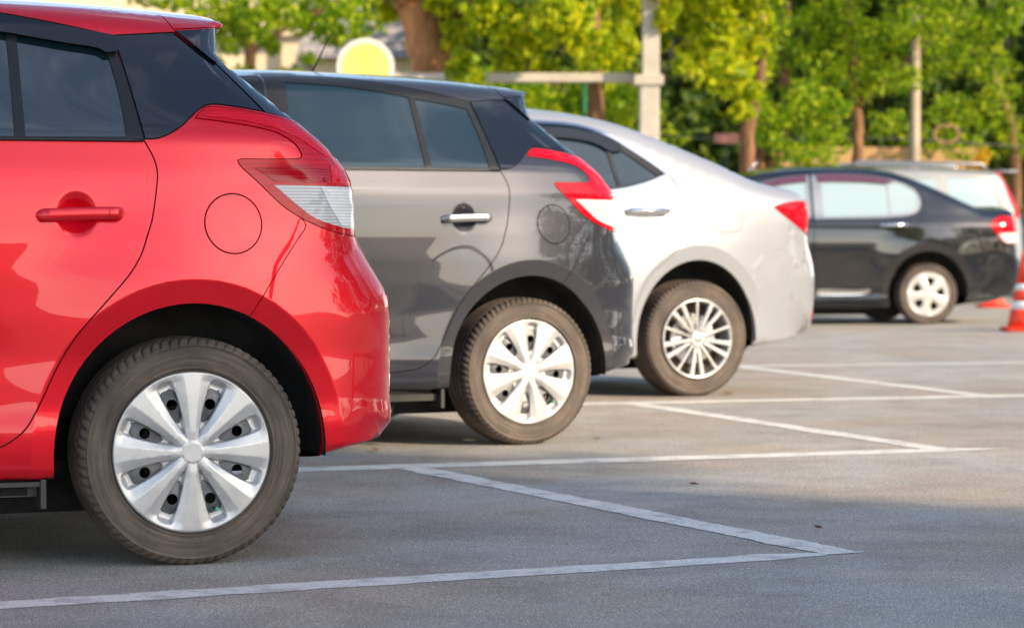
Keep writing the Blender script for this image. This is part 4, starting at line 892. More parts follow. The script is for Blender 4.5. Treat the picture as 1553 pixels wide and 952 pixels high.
for sd_ in (-1, 1):
    mb = MB(); mb.tube([(.5, sd_*.60, 1.70), (.42, sd_*.60, 1.775), (-1.2, sd_*.60, 1.80), (-1.35, sd_*.60, 1.72)], .022, 8); mb.obj('roof_rail', 'satin_metal', est, True)
mb = MB(); mb.box((.78, 0, 1.685), (.26, 1.15, .035), bev=.012); mb.obj('spoiler', 'beige_paint', est, True)
# pale blue hatchback cut by the right edge, turned the other way
bl, _, _ = make_hatch('hatchback_car', (7.62, 36.5), R_(186), 'blue_paint', False, (.2, .4))
tag(bl, 'pale blue hatchback just showing past the silver-beige estate at the right edge', 'car')
# ---------------------------------------------------------------- asphalt, kerb, painted lines
def asphalt_mat():
    m = mat('asphalt', (.1, .1, .1), .82); n, l, b = nodes(m)
    t = n.new('ShaderNodeTexCoord'); v = t.outputs['Object']
    def noise(sc, det, rg=.6):
        x = n.new('ShaderNodeTexNoise'); x.inputs['Scale'].default_value = sc; x.inputs['Detail'].default_value = det; x.inputs['Roughness'].default_value = rg; l.new(v, x.inputs['Vector']); return x.outputs['Fac']
    def ramp(f, p0, c0, p1, c1):
        r = n.new('ShaderNodeValToRGB'); e = r.color_ramp.elements; e[0].position = p0; e[1].position = p1; e[0].color = (*c0, 1); e[1].color = (*c1, 1); l.new(f, r.inputs[0]); return r.outputs[0]
    def mul(a, b_, f=1):
        x = n.new('ShaderNodeMix'); x.data_type = 'RGBA'; x.blend_type = 'MULTIPLY'; x.inputs[0].default_value = f; l.new(a, x.inputs[6]); l.new(b_, x.inputs[7]); return x.outputs[2]
    base = ramp(noise(.55, 7), .34, (.285, .282, .262), .68, (.375, .366, .34))
    st = ramp(noise(2.6, 8, .7), .30, (.72, .70, .68), .55, (1, 1, 1))
    sp = ramp(noise(210, 3, .8), .38, (.25, .25, .25), .64, (1.95, 1.93, 1.90))
    sp = mul(sp, ramp(noise(75, 3, .7), .34, (.72, .72, .72), .62, (1.16, 1.16, 1.15)))
    st = mul(st, ramp(noise(.9, 4, .5), .40, (1.0, .90, .82), .56, (1, 1, 1)))
    st = mul(st, ramp(noise(7, 9, .75), .30, (.62, .60, .58), .385, (1, 1, 1)))
    vo = n.new('ShaderNodeTexVoronoi'); vo.inputs['Scale'].default_value = 130; l.new(v, vo.inputs['Vector'])
    s2 = ramp(vo.outputs['Color'], .70, (1, 1, 1), .95, (1.5, 1.48, 1.44))
    c = mul(mul(mul(base, st), sp), s2)
    l.new(c, b.inputs['Base Color'])
    bp = n.new('ShaderNodeBump'); bp.inputs['Strength'].default_value = .55; bp.inputs['Distance'].default_value = .004
    l.new(noise(190, 4, .7), bp.inputs['Height']); l.new(bp.outputs[0], b.inputs['Normal'])
asphalt_mat()
def line_mat():
    m = mat('road_paint', (.4, .4, .4), .7); n, l, b = nodes(m); t = n.new('ShaderNodeTexCoord'); v = t.outputs['Object']
    def noise(sc, det): x = n.new('ShaderNodeTexNoise'); x.inputs['Scale'].default_value = sc; x.inputs['Detail'].default_value = det; x.inputs['Roughness'].default_value = .7; l.new(v, x.inputs['Vector']); return x.outputs['Fac']
    r = n.new('ShaderNodeValToRGB'); e = r.color_ramp.elements; e[0].position = .34; e[0].color = (.40, .385, .36, 1); e[1].position = .52; e[1].color = (.69, .68, .62, 1); l.new(noise(9, 9), r.inputs[0])
    r2 = n.new('ShaderNodeValToRGB'); e = r2.color_ramp.elements; e[0].position = .36; e[0].color = (.55, .55, .55, 1); e[1].position = .48; e[1].color = (1.05, 1.05, 1.05, 1); l.new(noise(150, 4), r2.inputs[0])
    x = n.new('ShaderNodeMix'); x.data_type = 'RGBA'; x.blend_type = 'MULTIPLY'; x.inputs[0].default_value = 1; l.new(r.outputs[0], x.inputs[6]); l.new(r2.outputs[0], x.inputs[7]); l.new(x.outputs[2], b.inputs['Base Color'])
    bp = n.new('ShaderNodeBump'); bp.inputs['Strength'].default_value = .35; bp.inputs['Distance'].default_value = .003; l.new(noise(190, 4), bp.inputs['Height']); l.new(bp.outputs[0], b.inputs['Normal'])
line_mat()
g = mesh_obj('ground', [(-400, -400, 0), (400, -400, 0), (400, 800, 0), (-400, 800, 0)], [(0, 1, 2, 3)], 'asphalt', smooth=False); tag(g, kind='structure')
def paint_line(p, q, wd, z, seed, taper=0):
    rnd = random.Random(seed); p = Vector((*p, 0)); q = Vector((*q, 0)); d = (q-p); L = d.length; d /= L; nn = Vector((-d.y, d.x, 0)); k = int(L/.012); V = []
    o1 = o2 = 0
    for i in range(k+1):
        t = i/k; o1 = o1*.8+rnd.uniform(-.004, .004); o2 = o2*.8+rnd.uniform(-.004, .004); ww = wd/2
        if taper and t*L > L-taper: ww *= max(.12, (L-t*L)/taper)
        c = p+d*(t*L); V += [tuple(c+nn*(ww+o1)+Vector((0, 0, z))), tuple(c-nn*(ww+o2)+Vector((0, 0, z)))]
    F = [(2*i, 2*i+1, 2*i+3, 2*i+2) for i in range(k)]
    o = mesh_obj('parking_line', V, F, 'road_paint', smooth=False); tag(o, kind='structure')
paint_line((-5.2, 4.10), (.966, 7.04), .125, .0015, 1, .30)
paint_line((-.40, 9.62), (.905, 6.985), .12, .002, 2)
paint_line((-5.5, 7.88), (2.02, 10.47), .17, .0015, 3, .3)
paint_line((1.755, 10.36), (.60, 13.30), .12, .002, 4)
paint_line((-4.5, 11.8), (6.0, 14.85), .17, .0015, 5)
paint_line((2.60, 13.75), (1.40, 17.3), .12, .002, 6)
paint_line((-1.5, 16.3), (9, 18.9), .15, .0015, 7)
vary(mat('concrete', (.3, .29, .27), .85), (.24, .235, .225), (.34, .33, .31), 5, bump=.3, bscale=60)
k = MB(); k.box((2, 41, .07), (90, .22, .14)); ko = k.obj('kerb', 'concrete'); tag(ko, kind='structure')
k = MB(); k.box((2, 46.2, .06), (90, 10.1, .12)); ko = k.obj('pavement', 'concrete'); tag(ko, kind='structure')
# fallen leaves on the asphalt
mat('dry_leaf', (.30, .13, .05), .8); mat('yellow_leaf', (.42, .33, .08), .8)
def fallen(x, y, s, a, m, label):
    V = [(0, -s, .006), (s*.45, -.3*s, .012), (s*.3, s*.5, .009), (0, s, .016), (-s*.3, s*.5, .011), (-s*.45, -.3*s, .014), (0, 0, .004)]
    o = mesh_obj('fallen_leaf', V, [(6, i, (i+1) % 6) for i in range(6)], m); o.location = (x, y, .002); o.rotation_euler = (0, 0, a)
    tag(o, label, 'leaf', 'fallen leaves on the asphalt')
fallen(.90, 7.56, .020, .9, 'dry_leaf', 'small brown fallen leaf just above the corner of the nearest painted line')
fallen(.624, 8.88, .024, 1.6, 'dry_leaf', 'brown fallen leaf lying in the middle of the bay between the first two long lines')
fallen(1.18, 14.0, .05, .4, 'dry_leaf', 'brown curled leaf on the asphalt behind the silver saloon wheel')
fallen(.358, 10.86, .02, 2.2, 'yellow_leaf', 'tiny yellow leaf on the asphalt just behind the grey hatchback wheel')
fallen(-.55, 10.3, .035, .2, 'dry_leaf', 'brown leaf in the shadow under the grey hatchback in front of its rear wheel')
# traffic cones
mat('cone_orange', (.80, .045, .012), .45); mat('cone_white', (.75, .75, .75), .5)
def cone(x, y, h, label, s=1):
    root = empty('traffic_cone', (x, y, 0)); m = MB(); m.box((0, 0, .02), (.40*s, .40*s, .04), bev=.012); m.obj('base', 'cone_orange', root, True)
    def R(z): return (.145*(1-z/h)+.026)*s
    segs = [(0.04, .27, 'cone_orange', 'cone_body'), (.27, .37, 'cone_white', 'white_band'), (.37, .50, 'cone_orange', 'cone_body'), (.50, .58, 'cone_white', 'white_band'), (.58, 1.0, 'cone_orange', 'cone_body')]
    for a, b, mm_, nm in segs:
        m = MB(); m.tube([(0, 0, a*h), (0, 0, b*h)], [R(a*h), R(b*h)], 28); m.obj(nm, mm_, root, True)
    tag(root, label, 'traffic cone'); return root
cone(4.655, 23.3, .74, 'orange traffic cone with white bands at the right edge near the black saloon')
cone(5.80, 31.0, .38, 'small red cone on the asphalt behind the black saloon and left of the banded cone', .9)
# ---------------------------------------------------------------- what stands beyond the cars
def at(px, py, Y): return Vector(((px-776.5)/3900*Y, Y, .867+(357-py)/3900*Y))
def leaf_mat(name, c0, c1, c2, tr=.45):
    m = bpy.data.materials.new(name); m.use_nodes = True; n, l = m.node_tree.nodes, m.node_tree.links; n.clear()
    out = n.new('ShaderNodeOutputMaterial'); g = n.new('ShaderNodeNewGeometry'); r = n.new('ShaderNodeValToRGB'); e = r.color_ramp.elements
    e[0].position = 0; e[0].color = (*c0, 1); e[1].position = 1; e[1].color = (*c2, 1); x = r.color_ramp.elements.new(.5); x.color = (*c1, 1)
    l.new(g.outputs['Random Per Island'], r.inputs[0]); d = n.new('ShaderNodeBsdfPrincipled'); d.inputs['Roughness'].default_value = .5; d.inputs['Specular IOR Level'].default_value = .22; l.new(r.outputs[0], d.inputs['Base Color'])
    t = n.new('ShaderNodeBsdfTranslucent'); h = n.new('ShaderNodeMix'); h.data_type = 'RGBA'; h.blend_type = 'MULTIPLY'; h.inputs[0].default_value = 1; h.inputs[7].default_value = (1.3, 1.25, .5, 1)
    l.new(r.outputs[0], h.inputs[6]); l.new(h.outputs[2], t.inputs[0]); s = n.new('ShaderNodeMixShader'); s.inputs[0].default_value = tr; l.new(d.outputs[0], s.inputs[1]); l.new(t.outputs[0], s.inputs[2]); l.new(s.outputs[0], out.inputs[0])
    MATS[name] = m
leaf_mat('leaf_bright', (.10, .19, .004), (.36, .46, .010), (.66, .62, .02), .5)
leaf_mat('leaf_mid', (.06, .15, .004), (.22, .36, .010), (.48, .52, .02), .5)
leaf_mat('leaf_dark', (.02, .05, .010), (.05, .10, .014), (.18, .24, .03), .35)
leaf_mat('leaf_yellow', (.5, .28, .02), (.65, .4, .03), (.7, .5, .05))
vary(mat('bark', (.2, .12, .07), .9), (.08, .04, .02), (.30, .15, .07), 6, 8, bump=.8, bscale=14, bdist=.03, stretch=(1, 1, .25))
vary(mat('bark_red', (.3, .14, .06), .9), (.10, .045, .02), (.52, .23, .09), 4, 8, bump=.8, bscale=10, bdist=.04, stretch=(1, 1, .3))
vary(mat('bark_pale', (.4, .33, .25), .9), (.30, .23, .15), (.48, .40, .30), 7, 6, bump=.4, bscale=16, bdist=.02, stretch=(1, 1, .3))
def leaves(clumps, size, seed, droop=.3):
    """clumps: (centre, rx, rz, count)"""
    rng = np.random.RandomState(seed); V = []; F = []
    for c, rx, rz, n in clumps:
        d = rng.normal(size=(n, 3)); d /= np.linalg.norm(d, axis=1)[:, None]; rad = rng.uniform(.15, 1, n)**.45
        wob = 1+.28*np.sin(d[:, 0]*5+seed+c[0]*3)*np.cos(d[:, 2]*4+c[2]*5)
        P = np.array(c)+d*np.array([rx, rx, rz])*(rad*wob)[:, None]
        a = rng.normal(size=(n, 3)); a[:, 2] -= droop; a /= np.linalg.norm(a, axis=1)[:, None]
        b = np.cross(a, rng.normal(size=(n, 3))); b /= np.linalg.norm(b, axis=1)[:, None]; nn = np.cross(a, b)
        s = size*rng.uniform(.6, 1.25, n)[:, None]
        q = [P-a*s*.5, P+b*s*.27+nn*s*.06, P+a*s*.5-nn*s*.08, P-b*s*.27+nn*s*.06]
        base = len(V); V += [tuple(x) for x in np.stack(q, 1).reshape(-1, 3)]; F += [(base+4*i, base+4*i+1, base+4*i+2, base+4*i+3) for i in range(n)]
    return V, F
def fast_mesh(name, V, F, m, parent):
    me = bpy.data.meshes.new(name); me.from_pydata(V, [], F); me.update(); me.materials.append(MATS[m]); return link(bpy.data.objects.new(name, me), parent)
def limb(mb, P, r0, r1, seed=0):
    rnd = random.Random(seed); pts = [Vector(p) for p in P]; out = []; rr = []
    for i in range(len(pts)-1):
        for k in range(5):
            t = k/5; q = pts[i].lerp(pts[i+1], t); out.append(q+Vector((rnd.uniform(-1, 1), rnd.uniform(-1, 1), 0))*r1*.18)
    out.append(pts[-1]); n = len(out)
    rr = [r0+(r1-r0)*i/(n-1) for i in range(n)]; rr[0] *= 1.25; mb.tube(out, rr, 12)
def tree(label, trunks, clumps, size, lm, seed, bark='bark', group='trees beyond the parked cars'):
    base = Vector(trunks[0][0][0]); root = empty('tree', (base.x, base.y, 0)); off = Vector((base.x, base.y, 0))
    mb = MB(); limb(mb, [Vector(p)-off for p in trunks[0][0]], trunks[0][1], trunks[0][2], seed); mb.obj('trunk', bark, root, True)
    for i, (P, r0, r1) in enumerate(trunks[1:]): mb = MB(); limb(mb, [Vector(p)-off for p in P], r0, r1, seed+i+1); mb.obj('branch', bark, root, True)
    cl = [(tuple(Vector(c)-off), rx, rz, n) for c, rx, rz, n in clumps]; V, F = leaves(cl, size, seed); fast_mesh('crown', V, F, lm, root)
    tag(root, label, 'tree', group); return root
def cl(Y, L, dens=1.0, seed=0):
    """clump list from picture-plane positions at distance Y: (px, py, r px, r vertical px)"""
    rnd = random.Random(seed); out = []
    for px, py, rx, rz in L:
        c = at(px, py, Y+rnd.uniform(-1.2, 1.2)); k = Y/3900; out.append((tuple(c), rx*k, rz*k, int(rx*rz*.16*dens)+20))
    return out
def up(Y, pts): return [tuple(at(px, py, Y)) for px, py in pts]
def gnd(px, Y): return ((px-776.5)/3900*Y, Y, 0)
# big-trunked tree right of the round sign
tree('thick-trunked tree with reddish bark just right of the round yellow sign', [([gnd(668, 30)]+up(30, [(664, 200), (655, 100), (640, 40), (622, -10), (590, -90)]), .24, .20), (up(30, [(664, 120), (690, 50), (715, 5), (760, -80)]), .13, .09), (up(30, [(640, 40), (600, 5), (540, -30)]), .08, .04)],
     cl(29.5, [(745, 30, 42, 40), (800, 60, 45, 38), (700, 105, 20, 34), (690, 55, 26, 22), (770, 100, 26, 20), (850, 30, 55, 42), (900, 75, 36, 34), (830, 105, 20, 18), (760, -40, 80, 40), (880, -40, 90, 45), (640, -50, 60, 40), (560, -40, 50, 40), (590, 12, 22, 26), (800, -120, 130, 60), (650, -130, 110, 60), (722, 122, 14, 16), (852, 118, 14, 12), (678, 30, 20, 28), (668, 8, 26, 18), (640, -8, 26, 16)], .95, 3), .16, 'leaf_bright', 11, 'bark_red')
tree('young tree with slim brown trunk and yellow-green leaves left of the concrete post', [([gnd(905, 31.5)]+up(31.5, [(906, 190), (904, 120), (900, 40), (905, -60)]), .11, .07)],
     cl(31.3, [(905, 112, 40, 26), (940, 70, 34, 36), (880, 40, 50, 40), (950, 10, 42, 40), (960, -60, 70, 60), (880, -60, 60, 50), (958, 118, 12, 10)], .9, 5), .15, 'leaf_bright', 12)
tree('tree with hanging bright yellow-green foliage right of the concrete post', [([gnd(1130, 30.5)]+up(30.5, [(1132, 250), (1134, 190), (1150, 120), (1152, 40), (1140, -60)]), .10, .06), (up(30.5, [(1134, 190), (1122, 120), (1090, 60), (1070, -10)]), .06, .035)],
     cl(30, [(1040, 20, 38, 36), (1085, 45, 46, 40), (1120, 80, 38, 34), (1100, 115, 44, 30), (1135, 140, 28, 26), (1055, 80, 30, 26), (1035, 100, 16, 18), (1006, 60, 12, 20), (1010, 30, 16, 16), (1125, 170, 20, 14), (1010, -10, 40, 34), (1110, -30, 60, 50), (1148, 25, 26, 40), (1158, 85, 22, 34), (1150, -30, 40, 40), (1060, -90, 100, 60)], 1.0, 7), .15, 'leaf_bright', 13)
tree('broad tree with fine mid-green foliage filling the top right of the view', [([gnd(1303, 37)]+up(37, [(1300, 260), (1300, 180), (1290, 80), (1280, -40)]), .085, .07), (up(37, [(1190, 130), (1186, 60), (1192, 0), (1200, -60)]), .07, .05), (up(37, [(1300, 160), (1380, 90), (1460, 20)]), .07, .04)],
     cl(36.5, [(1215, 60, 44, 40), (1260, 20, 56, 40), (1250, 105, 40, 30), (1330, 60, 58, 44), (1400, 30, 60, 46), (1470, 45, 56, 44), (1420, 90, 55, 34), (1365, 120, 40, 26), (1310, 130, 36, 28), (1500, 100, 40, 34), (1220, 140, 38, 24), (1530, 20, 30, 40), (1190, 90, 34, 30), (1290, 60, 40, 34), (1300, 100, 36, 26), (1175, 30, 30, 40), (1330, -60, 120, 60), (1480, -60, 110, 60), (1200, -60, 60, 60)], 1.15, 9), .11, 'leaf_mid', 14)
tree('low bushy green tree with two short reddish trunks behind the roof of the black saloon', [([gnd(1152, 33.5)]+up(33.5, [(1150, 260), (1148, 220), (1160, 180)]), .10, .07), ([gnd(1172, 33.5)]+up(33.5, [(1172, 255), (1180, 215), (1200, 170)]), .09, .06)],
     cl(33, [(1165, 190, 30, 28), (1215, 175, 40, 30), (1250, 215, 38, 28), (1200, 232, 34, 20), (1265, 165, 30, 26), (1235, 245, 40, 16), (1170, 215, 20, 14), (1150, 160, 24, 22), (1140, 205, 18, 20)], 1.25, 11), .11, 'leaf_mid', 15)
tree('green tree partly hiding the slatted grey building at the right edge', [([gnd(1545, 41)]+up(41, [(1540, 260), (1530, 180), (1500, 100)]), .10, .06)],
     cl(40.5, [(1440, 170, 44, 30), (1495, 175, 46, 34), (1540, 210, 40, 34), (1400, 215, 36, 24), (1460, 225, 46, 22), (1520, 140, 30, 20), (1345, 190, 34, 24)], 1.1, 13), .11, 'leaf_mid', 16)
tree('dark leafy tree in front of the cream house at the top left', [([gnd(385, 36)]+up(36, [(385, 180), (380, 80), (370, 0), (380, -60)]), .09, .07), (up(36, [(380, 80), (440, 40), (520, 0)]), .05, .03)],
     cl(35.5, [(355, 20, 36, 34), (395, 38, 26, 26), (350, 70, 24, 18), (385, 12, 40, 26), (480, 14, 34, 26), (520, 30, 34, 28), (545, 10, 30, 24), (440, 112, 22, 10), (470, 88, 16, 12), (508, 62, 16, 12), (415, 75, 12, 12), (370, 108, 16, 10), (330, 100, 16, 20), (420, 5, 30, 24), (455, 35, 20, 20), (500, 50, 26, 22), (545, 50, 20, 24), (575, 20, 24, 30), (345, 45, 24, 30), (400, 60, 18, 16), (225, -8, 34, 22), (265, 2, 34, 22), (305, 8, 34, 26), (330, 40, 24, 26), (370, 40, 30, 30), (430, 20, 34, 26), (475, 40, 26, 20), (520, 8, 40, 26), (450, -50, 90, 50), (300, -60, 100, 50), (540, -50, 60, 40)], 1.25, 15), .12, 'leaf_mid', 17)
# dense dark growth closing the view
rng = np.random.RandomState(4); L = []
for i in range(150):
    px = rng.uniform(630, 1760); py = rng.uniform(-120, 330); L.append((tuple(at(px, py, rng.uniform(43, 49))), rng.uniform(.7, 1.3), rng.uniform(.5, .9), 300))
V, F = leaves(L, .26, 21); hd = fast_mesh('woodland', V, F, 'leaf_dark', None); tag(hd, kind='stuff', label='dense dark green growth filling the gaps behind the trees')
rng = np.random.RandomState(8); L = []
for i in range(60):
    px = rng.uniform(300, 1000); py = rng.uniform(190, 420); L.append((tuple(at(px, py, rng.uniform(39, 43))), .6, .45, 200))
for i in range(45):
    px = rng.uniform(620, 960); py = rng.uniform(125, 190); L.append((tuple(at(px, py, rng.uniform(37, 40))), .5, .35, 160))
V, F = leaves(L, .15, 22); hd = fast_mesh('hedge', V, F, 'leaf_mid', None); tag(hd, 'loose mid-green hedge running low behind the cars under the concrete beam', 'hedge')
vary(mat('backing_dark', (.03, .03, .02), .95), (.02, .022, .014), (.05, .045, .03), 2)  # solid dark backing behind the woodland, added to block the sky
V = []; F = []; nx_, nz_ = 80, 14; rr_ = random.Random(3)
for j in range(nz_+1):
    for i in range(nx_+1): V.append((-3.2+18*i/nx_, 50.5+rr_.uniform(-.5, .5)+j*.25, -.05+j*.55+rr_.uniform(-.1, .1) if j else -.05))
for j in range(nz_):
    for i in range(nx_): a = j*(nx_+1)+i; F.append((a, a+1, a+nx_+2, a+nx_+1))
bk = mesh_obj('dark_backing', V, F, 'backing_dark'); tag(bk, kind='structure')

# concrete frame: post with bracket and long beam
vary(mat('pale_concrete', (.5, .45, .37), .8), (.44, .39, .32), (.55, .49, .41), 4, bump=.2, bscale=40)
root = empty('concrete_frame', gnd(984, 29)); o_ = Vector(gnd(984, 29))
def bx(a, b, py0, py1, Y, dep): c0 = at(a, py0, Y); c1 = at(b, py1, Y); return ((c0+c1)/2-o_, (abs(c1.x-c0.x), dep, abs(c1.z-c0.z)))
m = MB(); zt = at(0, 118, 29).z; m.box((0, 0, zt/2), (.22, .22, zt), bev=.015); m.obj('post', 'pale_concrete', root)
m = MB(); c, d = bx(973, 999, -60, 118, 29.02, .2); m.box(c, d, bev=.01); m.obj('upper_post', 'pale_concrete', root)
m = MB(); c, d = bx(960, 1005, 115, 131, 29, .28); m.box(c, d, bev=.01); m.obj('bracket', 'pale_concrete', root)
m = MB(); c, d = bx(560, 959, 112, 126, 29.3, .16); m.box(c, d, bev=.01); m.obj('beam', 'pale_concrete', root)
m = MB(); c, d = bx(560, 586, 130, 470, 29.3, .2); m.box(c, d); m.obj('post', 'pale_concrete', root)
tag(root, 'pale concrete frame with a tall post, square bracket and long horizontal beam', 'concrete frame')
# green post, wooden pole, cable and hoop, lamp
mat('green_metal', (.02, .16, .05), .5); mat('wire', (.12, .11, .10), .6); mat('rust_orange', (.36, .19, .10), .7); mat('white_globe', (.8, .8, .76), .3)
m = MB(); z_ = at(0, 128, 30.8).z; m.tube([(0, 0, 0), (0, 0, z_)], .028, 10); m.tube([(0, 0, z_), (0, 0, z_+.03)], [.034, .02], 10); o = m.obj('green_post', 'green_metal', None, True); o.location = gnd(886, 30.8); tag(o, 'thin dark green metal post beside the slim brown trunk', 'post')
m = MB(); z_ = at(0, 150, 37.5).z; m.tube([(0, 0, 0), (0, 0, z_*.5), (0, 0, z_+1.2)], [.085, .078, .06], 12); o = m.obj('wooden_pole', 'bark_pale', None, True); o.location = gnd(1387, 36); tag(o, 'pale wooden pole rising behind the roof rail of the beige estate', 'pole')
m = MB(); P = [at(1000+i*60, 205+i*1.6+4*math.sin(i*.8), 38) for i in range(13)]; o_ = P[0].copy(); m.tube([p-o_ for p in P], .011, 6); o = m.obj('cable', 'wire', None, True); o.location = o_; tag(o, 'thin sagging grey cable crossing in front of the trees on the right', 'cable')
V = []; F = []; n1, n2 = 32, 10
for i in range(n1):
    for j in range(n2): a = 2*math.pi*i/n1; b = 2*math.pi*j/n2; r_ = .155+.02*math.cos(b); V.append((r_*math.cos(a)*1.15, .028*math.sin(b), r_*math.sin(a)*.85))
F = [(i*n2+j, ((i+1) % n1)*n2+j, ((i+1) % n1)*n2+(j+1) % n2, i*n2+(j+1) % n2) for i in range(n1) for j in range(n2)]
o = mesh_obj('hoop', V, F, 'rust_orange'); o.location = at(1434, 204, 37.9); tag(o, 'rust-orange hoop hanging on the cable in front of the right-hand trees', 'hoop')
# round parking sign
mat('sign_yellow', (.78, .64, .15), .5); mat('sign_white', (.70, .66, .56), .4); mat('sign_ochre', (.74, .56, .10), .5)
root = empty('round_sign', gnd(555, 29.0)); zc = at(0, 103, 29).z
m = MB(); m.tube([(0, .03, 0), (0, .03, zc-.1)], .025, 10); m.obj('pole', 'satin_metal', root, True)
m = MB(); m.tube([(0, .0, zc), (0, .02, zc)], .325, 56); m.obj('sign_rim', 'sign_white', root)
m = MB(); m.tube([(0, -.004, zc), (0, .0, zc)], .272, 56); m.obj('sign_face', 'sign_yellow', root)
V = []; F = []
for i in range(48): a = 2*math.pi*i/48; V += [(.125*math.cos(a), -.007, zc+.10+.125*math.sin(a)), (.108*math.cos(a), -.007, zc+.10+.108*math.sin(a))]
F = [(2*i, 2*((i+1) % 48), 2*((i+1) % 48)+1, 2*i+1) for i in range(48)]; mesh_obj('sign_ring', V, F, 'sign_ochre', root, smooth=False)
fc = bpy.data.curves.new('sign_letter', 'FONT'); fc.body = 'P'; fc.size = .19; fc.align_x = 'CENTER'; fc.extrude = .002; ft = bpy.data.objects.new('tmp', fc); C.objects.link(ft); bpy.context.view_layer.update(); fm_ = bpy.data.meshes.new_from_object(ft); bpy.data.objects.remove(ft); fm_.materials.clear(); fm_.materials.append(MATS['sign_ochre']); fo = bpy.data.objects.new('sign_letter', fm_); link(fo, root)
fo.location = (0, -.008, zc+.035); fo.rotation_euler = (math.pi/2, 0, 0)
tag(root, 'round yellow sign with white rim showing above the grey hatchback roof', 'sign')
# houses on the left
vary(mat('cream_wall', (.74, .60, .38), .8), (.70, .56, .36), (.78, .65, .43), 1.5); mat('house_glass', (.05, .06, .07), .1)
root = empty('cream_house', (-9.0, 54, 0)); 
m = MB(); m.box((3, 3, 4), (16, 6, 8)); m.obj('wall', 'cream_wall', root)
for x_ in (-2.2, 4.4, 6.0):
    m = MB(); m.box((x_, -.12, 4), (.42, .22, 8)); m.obj('column', 'cream_wall', root)
for x_ in (-.4, 5.2):
    m = MB(); m.box((x_, -.02, 3.6), (1.1, .05, 1.3)); m.obj('window', 'house_glass', root)
m = MB(); m.box((3, -.15, 5.1), (16.2, .5, .16)); m.obj('cornice', 'cream_wall', root)
tag(root, 'sunlit cream house with square columns seen through leaves at the top left', 'house')
def roof_mat():
    m = mat('roof_tile', (.25, .22, .2), .8); n, l, b = nodes(m); t = n.new('ShaderNodeTexCoord'); br = n.new('ShaderNodeTexBrick'); mp = n.new('ShaderNodeMapping'); mp.inputs['Rotation'].default_value = (0, 0, R_(0))
    l.new(t.outputs['Object'], mp.inputs[0]); l.new(mp.outputs[0], br.inputs['Vector']); br.inputs['Color1'].default_value = (.34, .31, .30, 1); br.inputs['Color2'].default_value = (.30, .275, .265, 1); br.inputs['Mortar'].default_value = (.20, .18, .175, 1)
    br.inputs['Scale'].default_value = 1; br.inputs['Brick Width'].default_value = .3; br.inputs['Row Height'].default_value = .16; br.inputs['Mortar Size'].default_value = .018; l.new(br.outputs['Color'], b.inputs['Base Color'])
roof_mat()
root = empty('tiled_house', (-1.6, 45, 0))
m = MB(); m.box((.4, 2.5, 2.0), (4.6, 4, 4.0)); m.obj('wall', 'cream_wall', root)
V = [(-2.2, .1, 3.98), (3.0, .1, 3.98), (2.6, 2.6, 6.6), (-1.6, 2.6, 6.6), (3.0, 5, 3.98), (-2.2, 5, 3.98)]; F = [(0, 1, 2, 3), (1, 4, 2), (4, 5, 3, 2), (5, 0, 3), (0, 5, 4, 1)]
mesh_obj('roof', V, F, 'roof_tile', root, smooth=False)
tag(root, 'house with a grey tiled roof behind the thick trunk and the round sign', 'house')
# slatted building and low wall on the right
mat('slat_grey', (.26, .24, .22), .7); mat('slat_dark', (.05, .05, .05), .8); mat('tan_wall', (.50, .30, .13), .85)
root = empty('slatted_building', (9.6, 47.5, 0)); m = MB(); m.box((2, 1.5, 3), (5, 2.6, 6)); m.obj('wall', 'slat_dark', root)
for i in range(12):
    m = MB(); m.box((2, .1, .8+.45*i), (5.1, .12, .20)); m.obj('slat', 'slat_grey', root)
tag(root, 'grey building with horizontal slats at the top right edge', 'building')
m = MB(); m.box((0, 0, 1.15), (3.4, .2, 2.3)); o = m.obj('garden_wall', 'tan_wall'); o.location = ((1325-776.5)/3900*42, 42, 0); tag(o, 'low tan wall glimpsed between trunks above the black saloon roof', 'wall')
mat('sign_pink', (.55, .22, .17), .6); root = empty('low_sign', gnd(1102, 38)); zc = at(0, 210, 38).z
m = MB(); m.box((0, 0, zc), (.38, .03, .14)); m.obj('panel', 'sign_pink', root); m = MB(); m.tube([(0, .03, 0), (0, .03, zc)], .009, 8); m.obj('pole', 'wire', root, True)
tag(root, 'small faded pink sign panel low between the trunks beyond the silver saloon', 'sign')
V, F = leaves([(tuple(at(1490, 238, 39.5)), .13, .16, 90), (tuple(at(1480, 252, 39.5)), .14, .1, 70)], .09, 31)
root = empty('flowering_shrub', gnd(1486, 39.5)); V = [(v[0]-root.location.x, v[1]-root.location.y, v[2]) for v in V]; fast_mesh('flowers', V, F, 'leaf_yellow', root)
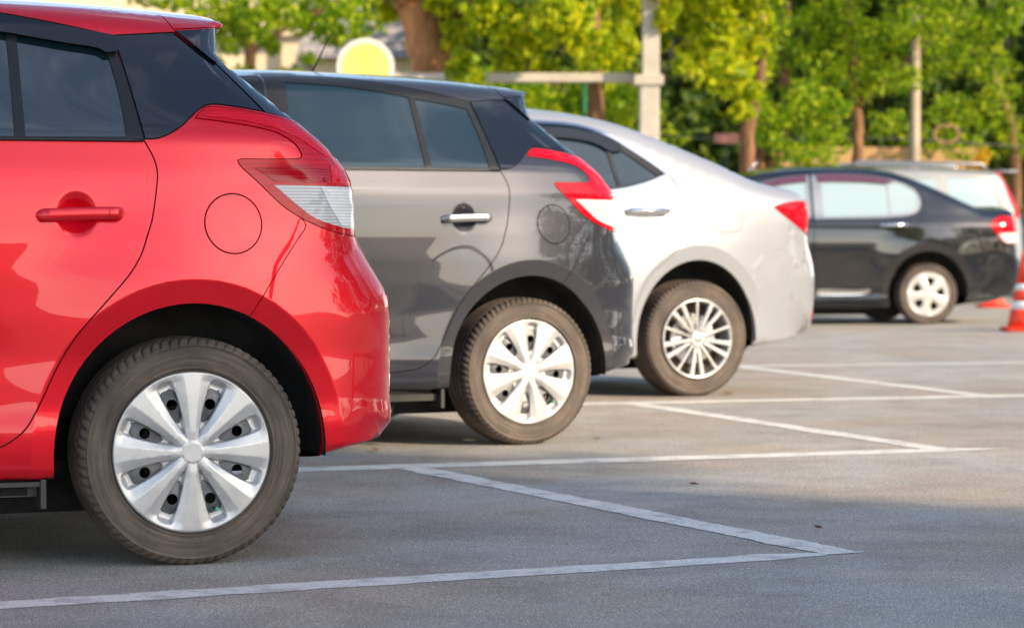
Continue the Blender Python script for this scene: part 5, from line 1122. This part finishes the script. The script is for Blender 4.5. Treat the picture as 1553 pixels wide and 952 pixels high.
m = MB(); m.tube([(0, 0, 0), (.03, 0, at(0, 250, 39.5).z)], .03, 8); m.obj('stem', 'bark', root, True); tag(root, 'yellow-orange flowering shrub behind the beige estate roof', 'shrub')
# tall tree standing behind the photographer: shades the near bays, mirrored in the car sides
def shade(x, y, z0, rx, rz, n, seed, label):
    cs = []; rnd = random.Random(seed)
    for i in range(n):
        a = rnd.uniform(0, 6.28); u = rnd.uniform(-1, 1); r = rnd.uniform(.35, 1); cs.append(((x+rx*r*math.cos(a)*math.sqrt(1-u*u), y+rx*r*math.sin(a)*math.sqrt(1-u*u), z0+rz*r*u), 1.0, .8, 330))
    tree(label, [([(x, y, 0), (x+.1, y, z0*.5), (x-.1, y+.1, z0)], .2, .14), ([(x, y, z0*.55), (x+.8, y-.4, z0)], .1, .06)], cs, .26, 'leaf_mid', seed, group='trees behind the photographer')
shade(19.4, -6.4, 12.4, 3.1, 4.2, 56, 41, 'tall dense tree behind the photographer shading the near bays')

# the planted edge of the car park carries on outside the right of the view (it darkens the tails of the cars)
for i, (x, y) in enumerate([(15.5, 7), (16.5, 12), (17.5, 17.5), (18.5, 23), (19.5, 29)]):
    rnd = random.Random(70+i); cs = [((x+rnd.uniform(-1.6, 1.6), y+rnd.uniform(-3, 3), rnd.uniform(.9, 5.6)), 1.2, 1.0, 260) for k in range(22)]
    tree('bushy tree outside the right edge of the view' if i else 'bushy tree outside the right edge of the view, nearest of that row', [([(x, y, 0), (x, y, 2.0), (x+.1, y, 4.5)], .16, .1)], cs, .28, 'leaf_dark', 60+i, group='trees along the right side')

# more of the same planting and fence line to the left of the view
for i, (x, y) in enumerate([(-13, 33), (-17.5, 36), (-22, 34), (-27, 37)]):
    rnd = random.Random(90+i); cs = [((x+rnd.uniform(-2.2, 2.2), y+rnd.uniform(-2, 2), rnd.uniform(2.0, 6.5)), 1.2, .9, 260) for k in range(18)]
    tree('leafy tree outside the left edge of the view', [([(x, y, 0), (x, y, 2.2), (x+.2, y, 4.8)], .18, .1)], cs, .24, 'leaf_mid', 80+i, group='trees outside the left edge')
